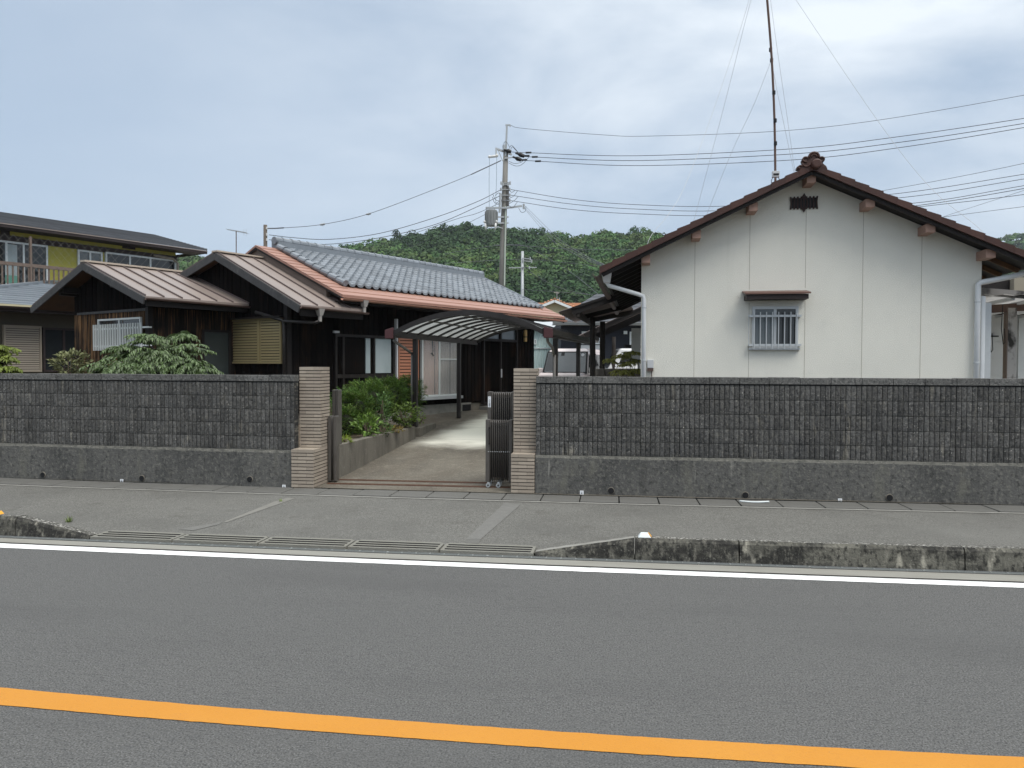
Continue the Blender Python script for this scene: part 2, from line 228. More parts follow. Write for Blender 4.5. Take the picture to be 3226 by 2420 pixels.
# ------------------------------------------------------------------ mesh builder
class MB:
    def __init__(s): s.v = []; s.f = []; s.m = []; s.mi = 0
    def add(s, vs, fs):
        o = len(s.v); s.v += [tuple(x) for x in vs]
        for f in fs: s.f.append(tuple(o+i for i in f)); s.m.append(s.mi)
        return s
    def hexa(s, p):     # p: 4 bottom (ccw), 4 top
        return s.add(p, [(3,2,1,0),(4,5,6,7),(0,1,5,4),(1,2,6,5),(2,3,7,6),(3,0,4,7)])
    def box(s, x0,x1,y0,y1,z0,z1):
        return s.hexa([(x0,y0,z0),(x1,y0,z0),(x1,y1,z0),(x0,y1,z0),(x0,y0,z1),(x1,y0,z1),(x1,y1,z1),(x0,y1,z1)])
    def slab(s, a,b,c,d,th):   # top quad a,b,c,d (ccw from above), thickness downwards
        q = [Vector(x) for x in (a,b,c,d)]; lo = [x-Vector((0,0,th)) for x in q]
        return s.hexa(lo+q)
    def beam(s, p0,p1,w,h,up=(0,0,1)):
        p0=Vector(p0); p1=Vector(p1); d=(p1-p0).normalized(); u=Vector(up); r=d.cross(u)
        if r.length<1e-4: r=d.cross(Vector((1,0,0)))
        r.normalize(); u=r.cross(d).normalized(); r*=w/2; u*=h/2
        return s.hexa([p0-r-u,p0+r-u,p1+r-u,p1-r-u,p0-r+u,p0+r+u,p1+r+u,p1-r+u])
    def tube(s, pts, r, n=8, cap=True):
        pts=[Vector(p) for p in pts]; k=len(pts)
        rs = r if isinstance(r,(list,tuple)) else [r]*k
        up=None; rings=[]
        for i,p in enumerate(pts):
            d=(pts[min(i+1,k-1)]-pts[max(i-1,0)]).normalized()
            if up is None: up=Vector((0,0,1)) if abs(d.z)<.9 else Vector((1,0,0))
            a=d.cross(up)
            if a.length<1e-5: a=d.cross(Vector((0,1,0)))
            a.normalize(); b=a.cross(d).normalized(); up=b
            rings.append([p+(a*math.cos(2*math.pi*j/n)+b*math.sin(2*math.pi*j/n))*rs[i] for j in range(n)])
        vs=[x for rg in rings for x in rg]; fs=[]
        for i in range(k-1):
            for j in range(n):
                fs.append((i*n+j,i*n+(j+1)%n,(i+1)*n+(j+1)%n,(i+1)*n+j))
        if cap: fs += [tuple(range(n-1,-1,-1)), tuple((k-1)*n+j for j in range(n))]
        return s.add(vs,fs)
    def prism(s, poly, off):   # planar polygon extruded by vector off
        p=[Vector(x) for x in poly]; n=len(p); q=[x+Vector(off) for x in p]
        return s.add(p+q,[tuple(range(n-1,-1,-1)),tuple(range(n,2*n))]+[(i,(i+1)%n,n+(i+1)%n,n+i) for i in range(n)])
    def strip(s, A, B):
        n=len(A); return s.add(list(A)+list(B),[(i,i+1,n+i+1,n+i) for i in range(n-1)])
    def sphere(s, c, r, sc=(1,1,1), n=10, m=7):
        vs=[]; fs=[]
        for i in range(m+1):
            th=math.pi*i/m
            for j in range(n):
                ph=2*math.pi*j/n
                vs.append((c[0]+r*sc[0]*math.sin(th)*math.cos(ph),c[1]+r*sc[1]*math.sin(th)*math.sin(ph),c[2]+r*sc[2]*math.cos(th)))
        for i in range(m):
            for j in range(n): fs.append((i*n+j,(i+1)*n+j,(i+1)*n+(j+1)%n,i*n+(j+1)%n))
        return s.add(vs,fs)
    def build(s, name, mats, parent=None, smooth=False, bevel=0, label=None):
        me=bpy.data.meshes.new(name); me.from_pydata(s.v,[],s.f)
        for m_ in (mats if isinstance(mats,(list,tuple)) else [mats]): me.materials.append(m_)
        me.polygons.foreach_set('material_index', s.m)
        if smooth: me.polygons.foreach_set('use_smooth',[True]*len(s.f))
        me.update()
        bm=bmesh.new(); bm.from_mesh(me); bmesh.ops.recalc_face_normals(bm,faces=bm.faces); bm.to_mesh(me); bm.free()
        o=bpy.data.objects.new(name,me); COL.objects.link(o)
        if parent: o.parent=parent
        if bevel:
            b=o.modifiers.new('bevel','BEVEL'); b.width=bevel; b.segments=2; b.limit_method='ANGLE'
        if label: o['label']=label
        return o
def tag(o, label, cat, group=None):
    o['label']=label; o['category']=cat; o['kind']='thing'
    if group: o['group']=group
    return o
def struct(o): o['kind']='structure'; return o
def thing(name, label, cat, loc=(0,0,0), rz=0, group=None):
    o=bpy.data.objects.new(name,None); COL.objects.link(o); o.location=loc; o.rotation_euler=(0,0,rz); o.empty_display_size=.2
    return tag(o,label,cat,group)
def dup(root, loc=None, label=None, rz=None):
    r=root.copy(); COL.objects.link(r)
    if loc is not None: r.location=loc
    if rz is not None: r.rotation_euler=(0,0,rz)
    if label: r['label']=label
    for ch in list(root.children):
        c=ch.copy(); COL.objects.link(c); c.parent=r
        for g in list(ch.children):
            d=g.copy(); COL.objects.link(d); d.parent=c
    return r
# wall frames: (origin, right vector, outward normal), all in the parent's coordinates
def wpt(Wf,x,z,d=0):
    O,Rv,N=Wf; return Vector(O)+Vector(Rv)*x+Vector(N)*d+Vector((0,0,z))
def wbox(mb,Wf,x0,x1,z0,z1,d0,d1):
    p=lambda x,z,d: wpt(Wf,x,z,d)
    return mb.hexa([p(x0,z0,d1),p(x1,z0,d1),p(x1,z0,d0),p(x0,z0,d0),p(x0,z1,d1),p(x1,z1,d1),p(x1,z1,d0),p(x0,z1,d0)])
def wframe(mb,Wf,x0,x1,z0,z1,w,d0,d1):
    wbox(mb,Wf,x0,x0+w,z0,z1,d0,d1); wbox(mb,Wf,x1-w,x1,z0,z1,d0,d1)
    wbox(mb,Wf,x0+w,x1-w,z0,z0+w,d0,d1-.002); wbox(mb,Wf,x0+w,x1-w,z1-w,z1,d0,d1-.002)
def boards(mb,Wf,x0,x1,z0,ztop,pitch=.18,d=.02):
    n=max(1,round((x1-x0)/pitch)); w=(x1-x0)/n
    f=ztop if callable(ztop) else (lambda x: ztop)
    for i in range(n):
        a=x0+i*w+.003; b=x0+(i+1)*w-.003; dd=d+random.uniform(0,.008)
        p=lambda x,z,q: wpt(Wf,x,z,q)
        mb.hexa([p(a,z0,dd),p(b,z0,dd),p(b,z0,0),p(a,z0,0),p(a,f(a),dd),p(b,f(b),dd),p(b,f(b),0),p(a,f(a),0)])
        wbox(mb,Wf,b-.014,b+.02,z0,min(f(b+.0),f(min(b+.02,x1)))-.01,dd-.002,dd+.012)
def window(parent,Wf,x0,x1,z0,z1,mframe,mglass,fw=.045,mull=(.5,),depth=.07,name='window',glass2=None,rail=None):
    mb=MB(); wframe(mb,Wf,x0,x1,z0,z1,fw,0.0,depth)
    for k in mull:
        xm=x0+(x1-x0)*k; wbox(mb,Wf,xm-fw*.5,xm+fw*.5,z0+fw,z1-fw,.0,depth-.012)
    if rail: wbox(mb,Wf,x0+fw,x1-fw,z0+(z1-z0)*rail-fw*.4,z0+(z1-z0)*rail+fw*.4,.0,depth-.016)
    fr=mb.build(name,mframe,parent)
    ks=[0]+list(mull)+[1]
    for i in range(len(ks)-1):
        g=MB(); wbox(g,Wf,x0+(x1-x0)*ks[i]+fw*.5,x0+(x1-x0)*ks[i+1]-fw*.5,z0+fw*.6,z1-fw*.6,.005,.028)
        g.build('pane',(glass2 if (glass2 and i==len(ks)-2) else mglass),fr)
    return fr
def louvre(mb,Wf,x0,x1,z0,z1,pitch,d0,d1):
    n=max(1,round((z1-z0)/pitch)); h=(z1-z0)/n; mi=mb.mi
    for i in range(n):
        a=z0+i*h; p=lambda x,z,d: wpt(Wf,x,z,d)
        mb.hexa([p(x0,a+h*.12,d1),p(x1,a+h*.12,d1),p(x1,a+h*.12,d0+.01),p(x0,a+h*.12,d0+.01),p(x0,a+h*.86,d1-.012),p(x1,a+h*.86,d1-.012),p(x1,a+h*.86,d0+.01),p(x0,a+h*.86,d0+.01)])
    mb.mi=2; wbox(mb,Wf,x0,x1,z0,z1,d0-.01,d0); mb.mi=mi
def crom(pts,k=6):
    P=[Vector(p) for p in pts]
    if len(P)<3:
        return [P[0].lerp(P[-1],i/k) for i in range(k+1)]
    P=[2*P[0]-P[1]]+P+[2*P[-1]-P[-2]]; o=[]
    for i in range(1,len(P)-2):
        a,b,c,d=P[i-1:i+3]
        for j in range(k):
            t=j/k; o.append(.5*((2*b)+(c-a)*t+(2*a-5*b+4*c-d)*t*t+(3*b-a-3*c+d)*t**3))
    o.append(P[-2]); return o
# ================================================================== GROUND, ROAD, KERBS
def curve(px, z=0.0, deg=2):
    P=[onz(u,v,z) for u,v in px]; xs=np.array([p.x for p in P]); ys=np.array([p.y for p in P])
    c=np.polyfit(xs,ys,deg); dc=np.polyder(c); a,b=xs.min(),xs.max()
    def f(x):
        if x<a: return float(np.polyval(c,a)+np.polyval(dc,a)*(x-a))
        if x>b: return float(np.polyval(c,b)+np.polyval(dc,b)*(x-b))
        return float(np.polyval(c,x))
    return f
XS=[-90,-60,-40,-28]+[(-20+0.5*i) for i in range(73)]+[20,30,45,70,90]
Y_lineT=curve([(0,1713),(1000,1756),(1600,1780.5),(2600,1817),(3226,1839)])
Y_lineB=curve([(0,1726.5),(1000,1768.5),(1600,1793),(2600,1831),(3226,1853)])
Y_orT=curve([(0,2168),(875,2243),(1613,2297),(2360,2345),(3226,2387)])
Y_orB=curve([(0,2224),(1000,2304),(1613,2352),(2360,2402),(3000,2437)])
Y_kf=curve([(0,1692),(271,1703),(1000,1733),(1681,1756),(2000,1770),(2600,1791),(3226,1808)])
Y_sf=curve([(0,1532),(904,1566),(1307,1575),(2052,1595),(3104,1622)])
Y_wb=curve([(0,1509),(904,1541),(1690,1561),(2600,1586),(3226,1598)])
XF=[x for x in XS if x<-11]+[-10.5+.05*i for i in range(381)]+[x for x in XS if x>9]
def ribbon(name, fa, fb, z, m, kind=True, dz=0, ragged=0):
    X=XF if ragged else XS; j=lambda: random.gauss(0,ragged)
    mb=MB(); mb.strip([(x,fa(x)+j(),z) for x in X],[(x,fb(x)+j(),z+dz) for x in X])
    o=mb.build(name,m)
    return struct(o) if kind else o
def zdrive(Y): return min(.49, .03+max(0,Y-11.9)*.05)
g=MB(); g.strip([(-1400,-400,-.06),(1400,-400,-.06)],[(-1400,1500,-.06),(1400,1500,-.06)]); struct(g.build('ground',M['earth']))
ribbon('road',lambda x:-14,lambda x:Y_lineT(x)+.04,0,M['asphalt'])
ribbon('white_edge_line',Y_lineB,Y_lineT,.004,M['whitepaint'],ragged=.0018)
ribbon('orange_centre_line',Y_orB,Y_orT,.004,M['orangepaint'],ragged=.0014)
ribbon('roadside_gutter',lambda x:Y_lineT(x)+.04,lambda x:Y_kf(x)+.06,.006,M['gutter'],dz=-.002)
ribbon('sidewalk',lambda x:Y_kf(x)+.1,lambda x:Y_sf(x)+.002,.02,M['sidewalk'])
# thin edging behind the sidewalk, dark slit, then the drain cover slabs
ribbon('sidewalk_edging',lambda x:Y_sf(x)-.03,lambda x:Y_sf(x)+.04,.026,M['concrete'])
ribbon('drain_channel',lambda x:Y_sf(x)+.0,lambda x:Y_wb(x)+.1,-.02,M['mortar'])
# narrow steel grating strip in the gutter, each grate frame a thing of its own
grb=MB()
grb.box(-.49,.49,-.042,.042,-.004,.003); grb.mi=1
grb.box(-.49,.49,-.042,-.034,.003,.011); grb.box(-.49,.49,.034,.042,.003,.011)
for i in range(8): grb.box(-.49+i*.14-.005,-.49+i*.14+.005,-.034,.034,.0035,.0105)
grb.box(-.49,.49,-.003,.003,.0035,.009)
M['gratebar']=mat('worn_grate_steel',(.2,.21,.205),.6)
grate=grb.build('gutter_grate',[M['mortar'],M['gratebar']])
tag(grate,'narrow steel drain grating set in the concrete roadside gutter along the kerb','drain grate','steel gratings along the gutter')
k=0
for i in range(22):
    x=-9.6+i*.99; o=grate if k==0 else grate.copy()
    if k: COL.objects.link(o)
    k+=1
    o.scale=(1,.6,1); o.location=(x,Y_kf(x)-.03,.006); o.rotation_euler=(0,0,math.atan(Y_kf(x+.5)-Y_kf(x-.5)))
# drain cover slabs along the walls
sw=.525
smb=MB(); smb.box(-.255,.255,-.205,.205,-.03,.0)
slab0=smb.build('drain_cover_slab',M['slab'],bevel=.008)
tag(slab0,'grey concrete drain cover slab in the row at the foot of the walls','drain cover','concrete drain cover slabs along the wall foot')
for i in range(36):
    x=-11.2+i*sw; o=slab0 if i==0 else slab0.copy()
    if i: COL.objects.link(o)
    ym=(Y_sf(x)+.11+Y_wb(x))/2
    o.location=(x,ym,.024+random.uniform(-.003,.003)); o.rotation_euler=(0,0,math.atan(Y_wb(x+.5)-Y_wb(x-.5))+random.uniform(-.004,.004))
    o.scale=(1,(Y_wb(x)-Y_sf(x)-.14)/.41,1)
# patched strips across the sidewalk
def patch(name,px,z,m):
    mb=MB(); P=[onz(u,v,z) for u,v in px]; mb.add(P,[tuple(range(len(P)))]); return struct(mb.build(name,m))
M['patch']=mat('sidewalk_patch',(.15,.147,.137),.9,[('n',12,.4,.7,(.12,.118,.108),.7),('n',60,.5,.8,(.3,.29,.27),.4)],('n',160,.3))
patch('sidewalk_patch',[(1467,1699),(1514,1699),(1640,1590),(1592,1583)],.0245,M['patch'])
patch('sidewalk_patch',[(1467,1711),(1508,1712),(1514,1699.5),(1470,1699.5)],.0245,M['slab'])
patch('sidewalk_patch',[(560,1668),(600,1661),(700,1644),(690,1652),(610,1671)],.0245,M['patch'])
M['patch2']=mat('sidewalk_patch_old',(.19,.184,.165),.9,[('n',5,.4,.7,(.16,.155,.14),.8)],('n',160,.3))
patch('sidewalk_patch',[(705,1644),(712,1646),(930,1570),(905,1568),(860,1582)],.0243,M['patch2'])
# kerbs: world x of the joints
xk=lambda u,v: onz(u,v).x
xa=xk(45,1694); xb=xk(278,1703.5); xc=xk(1684,1756.5); xd=xk(2000,1770); xe=xk(2330,1782); xf=xk(3041,1803)
def kerb(name,xs,hs,label,wid=.17,tm='kerbtop'):
    mb=MB(); n=14; A=[];B=[];Cc=[];D=[];E=[]
    for i in range(n+1):
        t=i/n; x=xs[0]+(xs[1]-xs[0])*t+(.006 if i==0 else -.006 if i==n else 0); h=hs[0]+(hs[1]-hs[0])*t
        y=Y_kf(x); j=random.uniform(-.004,.004)
        A.append((x,y,-.02)); B.append((x,y+.018+j,max(.012,h-.03))); Cc.append((x,y+.045+j,h)); D.append((x,y+wid,h-.012+j)); E.append((x,y+wid+.03,.0))
    mb.strip(A,B); mb.mi=0; mb.strip(B,Cc); mb.mi=1; mb.strip(Cc,D); mb.strip(D,E); mb.mi=0
    o=[A[0],B[0],Cc[0],D[0],E[0]]; mb.add(o,[(0,1,2,3,4)]); o=[A[-1],B[-1],Cc[-1],D[-1],E[-1]]; mb.add(o,[(4,3,2,1,0)])
    ob=mb.build(name,[M['kerb'],M[tm]]); return tag(ob,label,'kerb','kerb stones along the roadside')
kerb('kerb_stone',(xa-2.05,xa),(.215,.215),'blackened kerb stone at the left edge under a white and amber reflector')
kerb('kerb_stone',(xa,xb),(.215,.05),'blackened sloping kerb stone going down towards the slotted driveway blocks')
kerb('kerb_stone',(xc,xd),(.05,.215),'sloping kerb stone rising to the right from the slotted driveway blocks',tm='concrete')
kerb('kerb_stone',(xd,xe),(.215,.215),'pale and black stained kerb stone carrying the white reflector')
kerb('kerb_stone',(xe,xf),(.215,.215),'long black stained kerb stone with pale patches, right of the reflector stone')
kerb('kerb_stone',(xf,xf+2.2),(.215,.215),'dark mossy kerb stone running out of the right edge')
# slotted low kerb blocks at the drive
n=5; L=(xc-xb)/n
names=['leftmost slotted concrete ramp block, beside the downward sloping kerb','second slotted concrete ramp block from the left in the drive entrance','middle slotted concrete ramp block of the five in the drive entrance','fourth slotted concrete ramp block from the left in the drive entrance','rightmost slotted concrete ramp block, beside the upward sloping kerb']
M['ramp']=mat('ramp_concrete',(.2,.195,.17),.9,[('n',4,.45,.7,(.19,.18,.15),.7),('n',90,.5,.75,(.17,.16,.14),.6),('v',70,.1,.0,(.5,.48,.44),.4)],('n',90,.5))
for i in range(n):
    x0=xb+i*L; mb=MB(); a=x0+.012; b=x0+L-.012
    y=lambda x:Y_kf(x)
    prof=[(.0,-.02),(.012,.03)]
    zz=.034; w=.032
    # ribs across the ramp leave open slots between them
    ribs=[(.012,.05,.04,.04),(.098,.134,.041,.041),(.182,.218,.042,.042),(.266,.33,.043,.04)]
    for (p,q,z0,z1) in ribs:
        mb.hexa([(a+.03,y(a)+p,-.02),(b-.03,y(b)+p,-.02),(b-.03,y(b)+q,-.02),(a+.03,y(a)+q,-.02),(a+.03,y(a)+p,z0),(b-.03,y(b)+p,z0),(b-.03,y(b)+q,z1),(a+.03,y(a)+q,z1)])
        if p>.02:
            mb.mi=1; mb.hexa([(a+.03,y(a)+p-.006,0),(b-.03,y(b)+p-.006,0),(b-.03,y(b)+p-.001,0),(a+.03,y(a)+p-.001,0),(a+.03,y(a)+p-.006,z0-.003),(b-.03,y(b)+p-.006,z0-.003),(b-.03,y(b)+p-.001,z0-.003),(a+.03,y(a)+p-.001,z0-.003)]); mb.mi=0  # dark strip on the rib face paints in the slot shadow
    for (s,e) in ((a,a+.03),(b-.03,b)):
        mb.hexa([(s,y(s)+.012,-.02),(e,y(e)+.012,-.02),(e,y(e)+.3,-.02),(s,y(s)+.3,-.02),(s,y(s)+.012,.0405),(e,y(e)+.012,.0405),(e,y(e)+.3,.0405),(s,y(s)+.3,.0405)])
    mb.mi=1; mb.hexa([(a+.02,y(a)+.02,-.02),(b-.02,y(b)+.02,-.02),(b-.02,y(b)+.32,-.02),(a+.02,y(a)+.32,-.02),(a+.02,y(a)+.02,.008),(b-.02,y(b)+.02,.008),(b-.02,y(b)+.32,.008),(a+.02,y(a)+.32,.008)])  # near-black slot floor, its shade put into the colour
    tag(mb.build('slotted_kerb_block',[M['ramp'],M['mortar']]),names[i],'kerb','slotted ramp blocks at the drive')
# reflectors on the kerbs
def reflector(x,label,flip):
    t=thing('kerb_reflector',label,'reflector',(x,Y_kf(x)+.1,.212),0,'kerb reflectors')
    mb=MB(); s=1
    mb.hexa([(-.1,-.055,0),(.1,-.055,0),(.1,.055,0),(-.1,.055,0),(-.055,-.03,.05),(.055,-.03,.05),(.055,.035,.05),(-.055,.035,.05)])
    mb.build('reflector_body',M['whitetrim'],t,bevel=.008)
    lb=MB(); lb.prism([(.101,-.04,.008),(.101,.042,.008),(.058,.033,.05),(.058,-.024,.05)],(.006,0,.004)); lb.build('reflector_lens',M['amber'],t)
    t.scale=(.62,.8,.8)
    return t
reflector(onz(2025,1700,.215).x+.02,'white reflector with small amber side on the pale stained kerb','r')
reflector(onz(20,1612,.22).x,'white and amber reflector on the black kerb at the left edge','l')
# white plastic strip lying on the slabs
p0=onz(2330,1580,.03); p1=onz(2376,1583,.03); p2=onz(2423,1583.5,.03)
mb=MB(); mb.tube(crom([p0+Vector((0,0,.006)),p1+Vector((0,0,.004)),p2+Vector((0,0,.012))],5),.012,6)
tag(mb.build('plastic_strip',M['whitetrim'],smooth=True),'thin white plastic strip lying on the drain slabs below a wall drain hole','plastic strip')
# tufts of weeds
def weed(px,label,n=16,h=.09):
    p=onz(*px,.022); mb=MB()
    for i in range(n):
        a=random.uniform(0,6.28); l=random.uniform(.5,1)*h; d=Vector((math.cos(a),math.sin(a),0)); s=Vector((-d.y,d.x,0))*.008
        q=p+d*random.uniform(0,.03)
        mb.add([q-s,q+s,q+d*l*.6+Vector((0,0,l))],[(0,1,2)])
    tag(mb.build('weed_tuft',M['weed']),label,'weed')
M['weed']=mat('weed_leaf',(.12,.16,.05),.7,island=.3)
weed((217,1645),'small green weed growing behind the left sloping kerb')
weed((885,1581),'small weed in the joint at the back of the sidewalk',10,.05)
# ------------------------------------------------------------------ driveway, yard, planter
xl=-30; 
mb=MB(); ys=[11.0+.5*i for i in range(22)]+[22.5,25,30,40,60,90,150]
xsd=[-60,-30,-16,-8,-5,-3,-1,1,4,8,14,30,60]
vs=[];fs=[]
for y in ys:
    for x in xsd: vs.append((x,y if y>11.2 else Y_wb(x)+.0,zdrive(y)))
nx=len(xsd)
for j in range(len(ys)-1):
    for i in range(nx-1): fs.append((j*nx+i,j*nx+i+1,(j+1)*nx+i+1,(j+1)*nx+i))
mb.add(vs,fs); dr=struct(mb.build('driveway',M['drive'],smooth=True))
# paler drive under the carport: light through its roof painted into the colour
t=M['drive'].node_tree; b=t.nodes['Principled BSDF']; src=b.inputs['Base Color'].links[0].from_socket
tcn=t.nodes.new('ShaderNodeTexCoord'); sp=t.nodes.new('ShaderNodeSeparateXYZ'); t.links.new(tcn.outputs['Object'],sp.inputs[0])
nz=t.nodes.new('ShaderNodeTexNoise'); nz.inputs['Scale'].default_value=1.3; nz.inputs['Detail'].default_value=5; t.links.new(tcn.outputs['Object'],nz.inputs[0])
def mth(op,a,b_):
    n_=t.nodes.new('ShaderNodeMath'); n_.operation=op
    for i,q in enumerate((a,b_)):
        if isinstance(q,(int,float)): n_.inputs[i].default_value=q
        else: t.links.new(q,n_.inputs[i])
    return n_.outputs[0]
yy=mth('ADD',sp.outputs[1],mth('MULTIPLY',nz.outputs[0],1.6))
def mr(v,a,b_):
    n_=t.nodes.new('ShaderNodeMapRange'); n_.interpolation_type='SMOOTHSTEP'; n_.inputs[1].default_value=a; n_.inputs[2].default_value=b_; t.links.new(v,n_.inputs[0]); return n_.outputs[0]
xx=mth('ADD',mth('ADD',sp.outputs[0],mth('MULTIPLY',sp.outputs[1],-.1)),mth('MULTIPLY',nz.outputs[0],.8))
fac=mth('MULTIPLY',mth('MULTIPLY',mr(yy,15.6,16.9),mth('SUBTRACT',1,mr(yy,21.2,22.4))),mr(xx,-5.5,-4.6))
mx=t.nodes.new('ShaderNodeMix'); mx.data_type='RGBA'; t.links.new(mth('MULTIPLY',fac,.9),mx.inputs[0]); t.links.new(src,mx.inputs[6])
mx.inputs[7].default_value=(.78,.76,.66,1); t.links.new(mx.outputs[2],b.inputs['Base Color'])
# scored joints in the drive concrete
mb=MB()
for Yj in (13.6,15.9,17.9,19.6): mb.add([(-4.6,Yj+.3,zdrive(Yj+.3)+.004),(2,Yj-.2,zdrive(Yj-.2)+.004),(2,Yj-.188,zdrive(Yj-.188)+.004),(-4.6,Yj+.312,zdrive(Yj+.312)+.004)],[(0,1,2,3)])
struct(mb.build('driveway_joint',M['planter']))
# two steel gate rails let into the drive
for (a,bq,lab) in (((1064,1511.5),(1535,1522),'rusty gate rail across the drive, the one nearer the house'),((1030,1523.5),(1612,1536),'rusty gate rail across the drive, the one nearer the street')):
    p=onz(*a,.036); q=onz(*bq,.036); mb=MB(); mb.beam(p+Vector((0,.035,0)),q+Vector((0,.035,0)),.012,.016); mb.beam(p-Vector((0,.01,0)),q-Vector((0,.01,0)),.03,.008)
    tag(mb.build('gate_rail',M['rust']),lab,'gate rail','gate rails in the drive')
# planter edging along the drive
pa=onz(1060,1510,.03); pb=onz(1309,1377,.272); pc=onz(1374,1343,.36)
def planter_seg(mb,p,q,zt0,zt1,w=.15):
    d=(q-p); d.z=0; d.normalize(); s=Vector((-d.y,d.x,0))*w
    P=[Vector((p.x,p.y,-.05)),Vector((q.x,q.y,-.05)),Vector((q.x,q.y,-.05))+s,Vector((p.x,p.y,-.05))+s]
    T=[Vector((x.x,x.y,zt)) for x,zt in zip(P,(zt0,zt1,zt1,zt0))]
    mb.hexa(P+T)
mb=MB(); planter_seg(mb,pa,pb,.565,.5); planter_seg(mb,pb+Vector((.05,.2,0)),pc,.455,.445,.12)
ppl=mb.build('planter_kerb',M['planter'],bevel=.01); tag(ppl,'stained concrete edging wall along the left side of the drive','edging wall')
dpl=(pb-pa); dpl.z=0; dpl.normalize(); spl=Vector((-dpl.y,dpl.x,0))
mb=MB(); a=pa+spl*.14; b2=pb+spl*.14+dpl*.6
mb.hexa([Vector((-14,11.25,-.05)),Vector((a.x,a.y+.02,-.05)),Vector((b2.x,b2.y,-.05)),Vector((-14,18.6,-.05)),Vector((-14,11.25,.5)),Vector((a.x,a.y+.02,.53)),Vector((b2.x,b2.y,.47)),Vector((-14,18.6,.5))])
struct(mb.build('garden_soil',M['soil']))
# ------------------------------------------------------------------ block walls
ZB,ZC,ZT=.565,1.575,1.68
def block_wall(name,label,A,B,holes,plates,left):
    A=Vector((A.x,A.y,0)); B=Vector((B.x,B.y,0)); d=(B-A); L=d.length; d.normalize(); ang=math.atan2(d.y,d.x)
    t=thing(name,label,'wall',A,ang)
    inv=Matrix.Rotation(-ang,3,'Z')
    # base with a rough upper arris
    mb=MB(); n=int(L/.12); top=[];fr=[];bo=[];bk=[]
    for i in range(n+1):
        x=L*i/n; j=random.uniform(-.008,.008)
        bo.append((x,0,-.1)); fr.append((x,.004+j*.4,ZB-.035+j)); top.append((x,.026+j*.6,ZB+j*.4)); bk.append((x,.22,ZB))
    mb.strip(bo,fr); mb.mi=1; mb.strip(fr,top); mb.strip(top,bk); mb.mi=0
    mb.add([bo[0],fr[0],top[0],bk[0],(0,.22,-.1)],[(0,1,2,3,4)]); mb.add([bo[-1],fr[-1],top[-1],bk[-1],(L,.22,-.1)],[(4,3,2,1,0)])
    mb.strip([(0,.22,-.1),(L,.22,-.1)],[(0,.22,ZB),(L,.22,ZB)])
    base=mb.build('concrete_base',[M['base'],M['basetop']],t)
    # split-face ribs
    mb=MB(); yb=.085; mb.mi=1
    mb.box(0,L,yb,yb+.12,ZB-.01,ZC); mb.mi=0
    pitch=.4/6; nr=int(L/pitch)
    for c in range(5):
        z0=ZB+c*.202+.003; z1=z0+.194
        for r in range(nr+1):
            x0=r*pitch+(.0045 if r%6 else .0075); x1=min(L,(r+1)*pitch-.0045)
            if x1-x0<.02: continue
            p=.019+random.uniform(-.005,.005); vs=[]; kx,kz=4,6
            for iz in range(kz):
                for ix in range(kx):
                    e=(ix in(0,kx-1)) or (iz in(0,kz-1))
                    vs.append((x0+(x1-x0)*ix/(kx-1)+(0 if ix in(0,kx-1) else random.uniform(-.003,.003)),yb-(p*.62 if e else p+random.uniform(-.007,.006)),z0+(z1-z0)*iz/(kz-1)))
            fs=[(iz*kx+ix,iz*kx+ix+1,(iz+1)*kx+ix+1,(iz+1)*kx+ix) for iz in range(kz-1) for ix in range(kx-1)]
            o=len(vs); ring=[i for i in range(kx)]+[iz*kx+kx-1 for iz in range(1,kz)]+[(kz-1)*kx+ix for ix in range(kx-2,-1,-1)]+[iz*kx for iz in range(kz-2,0,-1)]
            for i in ring: vs.append((vs[i][0],yb+.002,vs[i][2]))
            m_=len(ring)
            for i in range(m_): fs.append((ring[i],ring[(i+1)%m_],o+(i+1)%m_,o+i))
            mb.add(vs,fs)
    mb.build('block_courses',[M['block'],M['blockback']],t)
    # coping
    mb=MB(); x=0
    while x<L-.02:
        x1=min(L,x+.4); mb.box(x+.003,x1-.003,yb-.03,yb+.15,ZC+.012,ZT+random.uniform(-.003,.003)); x=x1
    mb.mi=1; mb.box(0,L,yb-.004,yb+.12,ZC-.02,ZC+.02); mb.build('coping',[M['cap'],M['mortar']],t,bevel=.005)
    for (u,v) in holes:
        P=onpl(u,v,A,inv.transposed()@Vector((0,-1,0))); l=inv@(P-A)
        mb=MB(); ring=[(l.x+.05*math.cos(a_),-.006,l.z+.05*math.sin(a_)) for a_ in [i*math.pi/8 for i in range(17)]]; ring2=[(l.x+.042*math.cos(a_),-.012,l.z+.042*math.sin(a_)) for a_ in [i*math.pi/8 for i in range(17)]]
        ring3=[(p_[0],.004,p_[2]) for p_ in ring]
        mb.strip(ring,ring2); mb.strip(ring3,ring)
        o=mb.build('drain_pipe',M['planter'],t)
        m2=MB(); m2.prism([(l.x+.042*math.cos(i*math.pi/8),-.011,l.z+.042*math.sin(i*math.pi/8)) for i in range(16)],(0,.008,0)); m2.build('pipe_mouth',M['black'],o)
    for (u,v) in plates:
        P=onpl(u,v,A,inv.transposed()@Vector((0,-1,0))); l=inv@(P-A)
        mb=MB(); mb.box(l.x-.026,l.x+.026,-.008,.004,l.z-.026,l.z+.026); o=mb.build('boundary_plate',M['plate'],t)
        m2=MB(); m2.beam((l.x,-.0095,l.z-.017),(l.x,-.0095,l.z+.017),.004,.003,(0,1,0)); m2.beam((l.x-.009,-.0095,l.z-.004),(l.x,-.0095,l.z-.018),.004,.003,(0,1,0)); m2.beam((l.x+.009,-.0095,l.z-.004),(l.x,-.0095,l.z-.018),.004,.003,(0,1,0))
        m2.build('plate_mark',M['ink'],o)
    return t
lA=onz(0,1509); lB=onz(921,1541); dl=(lA-lB).normalized()
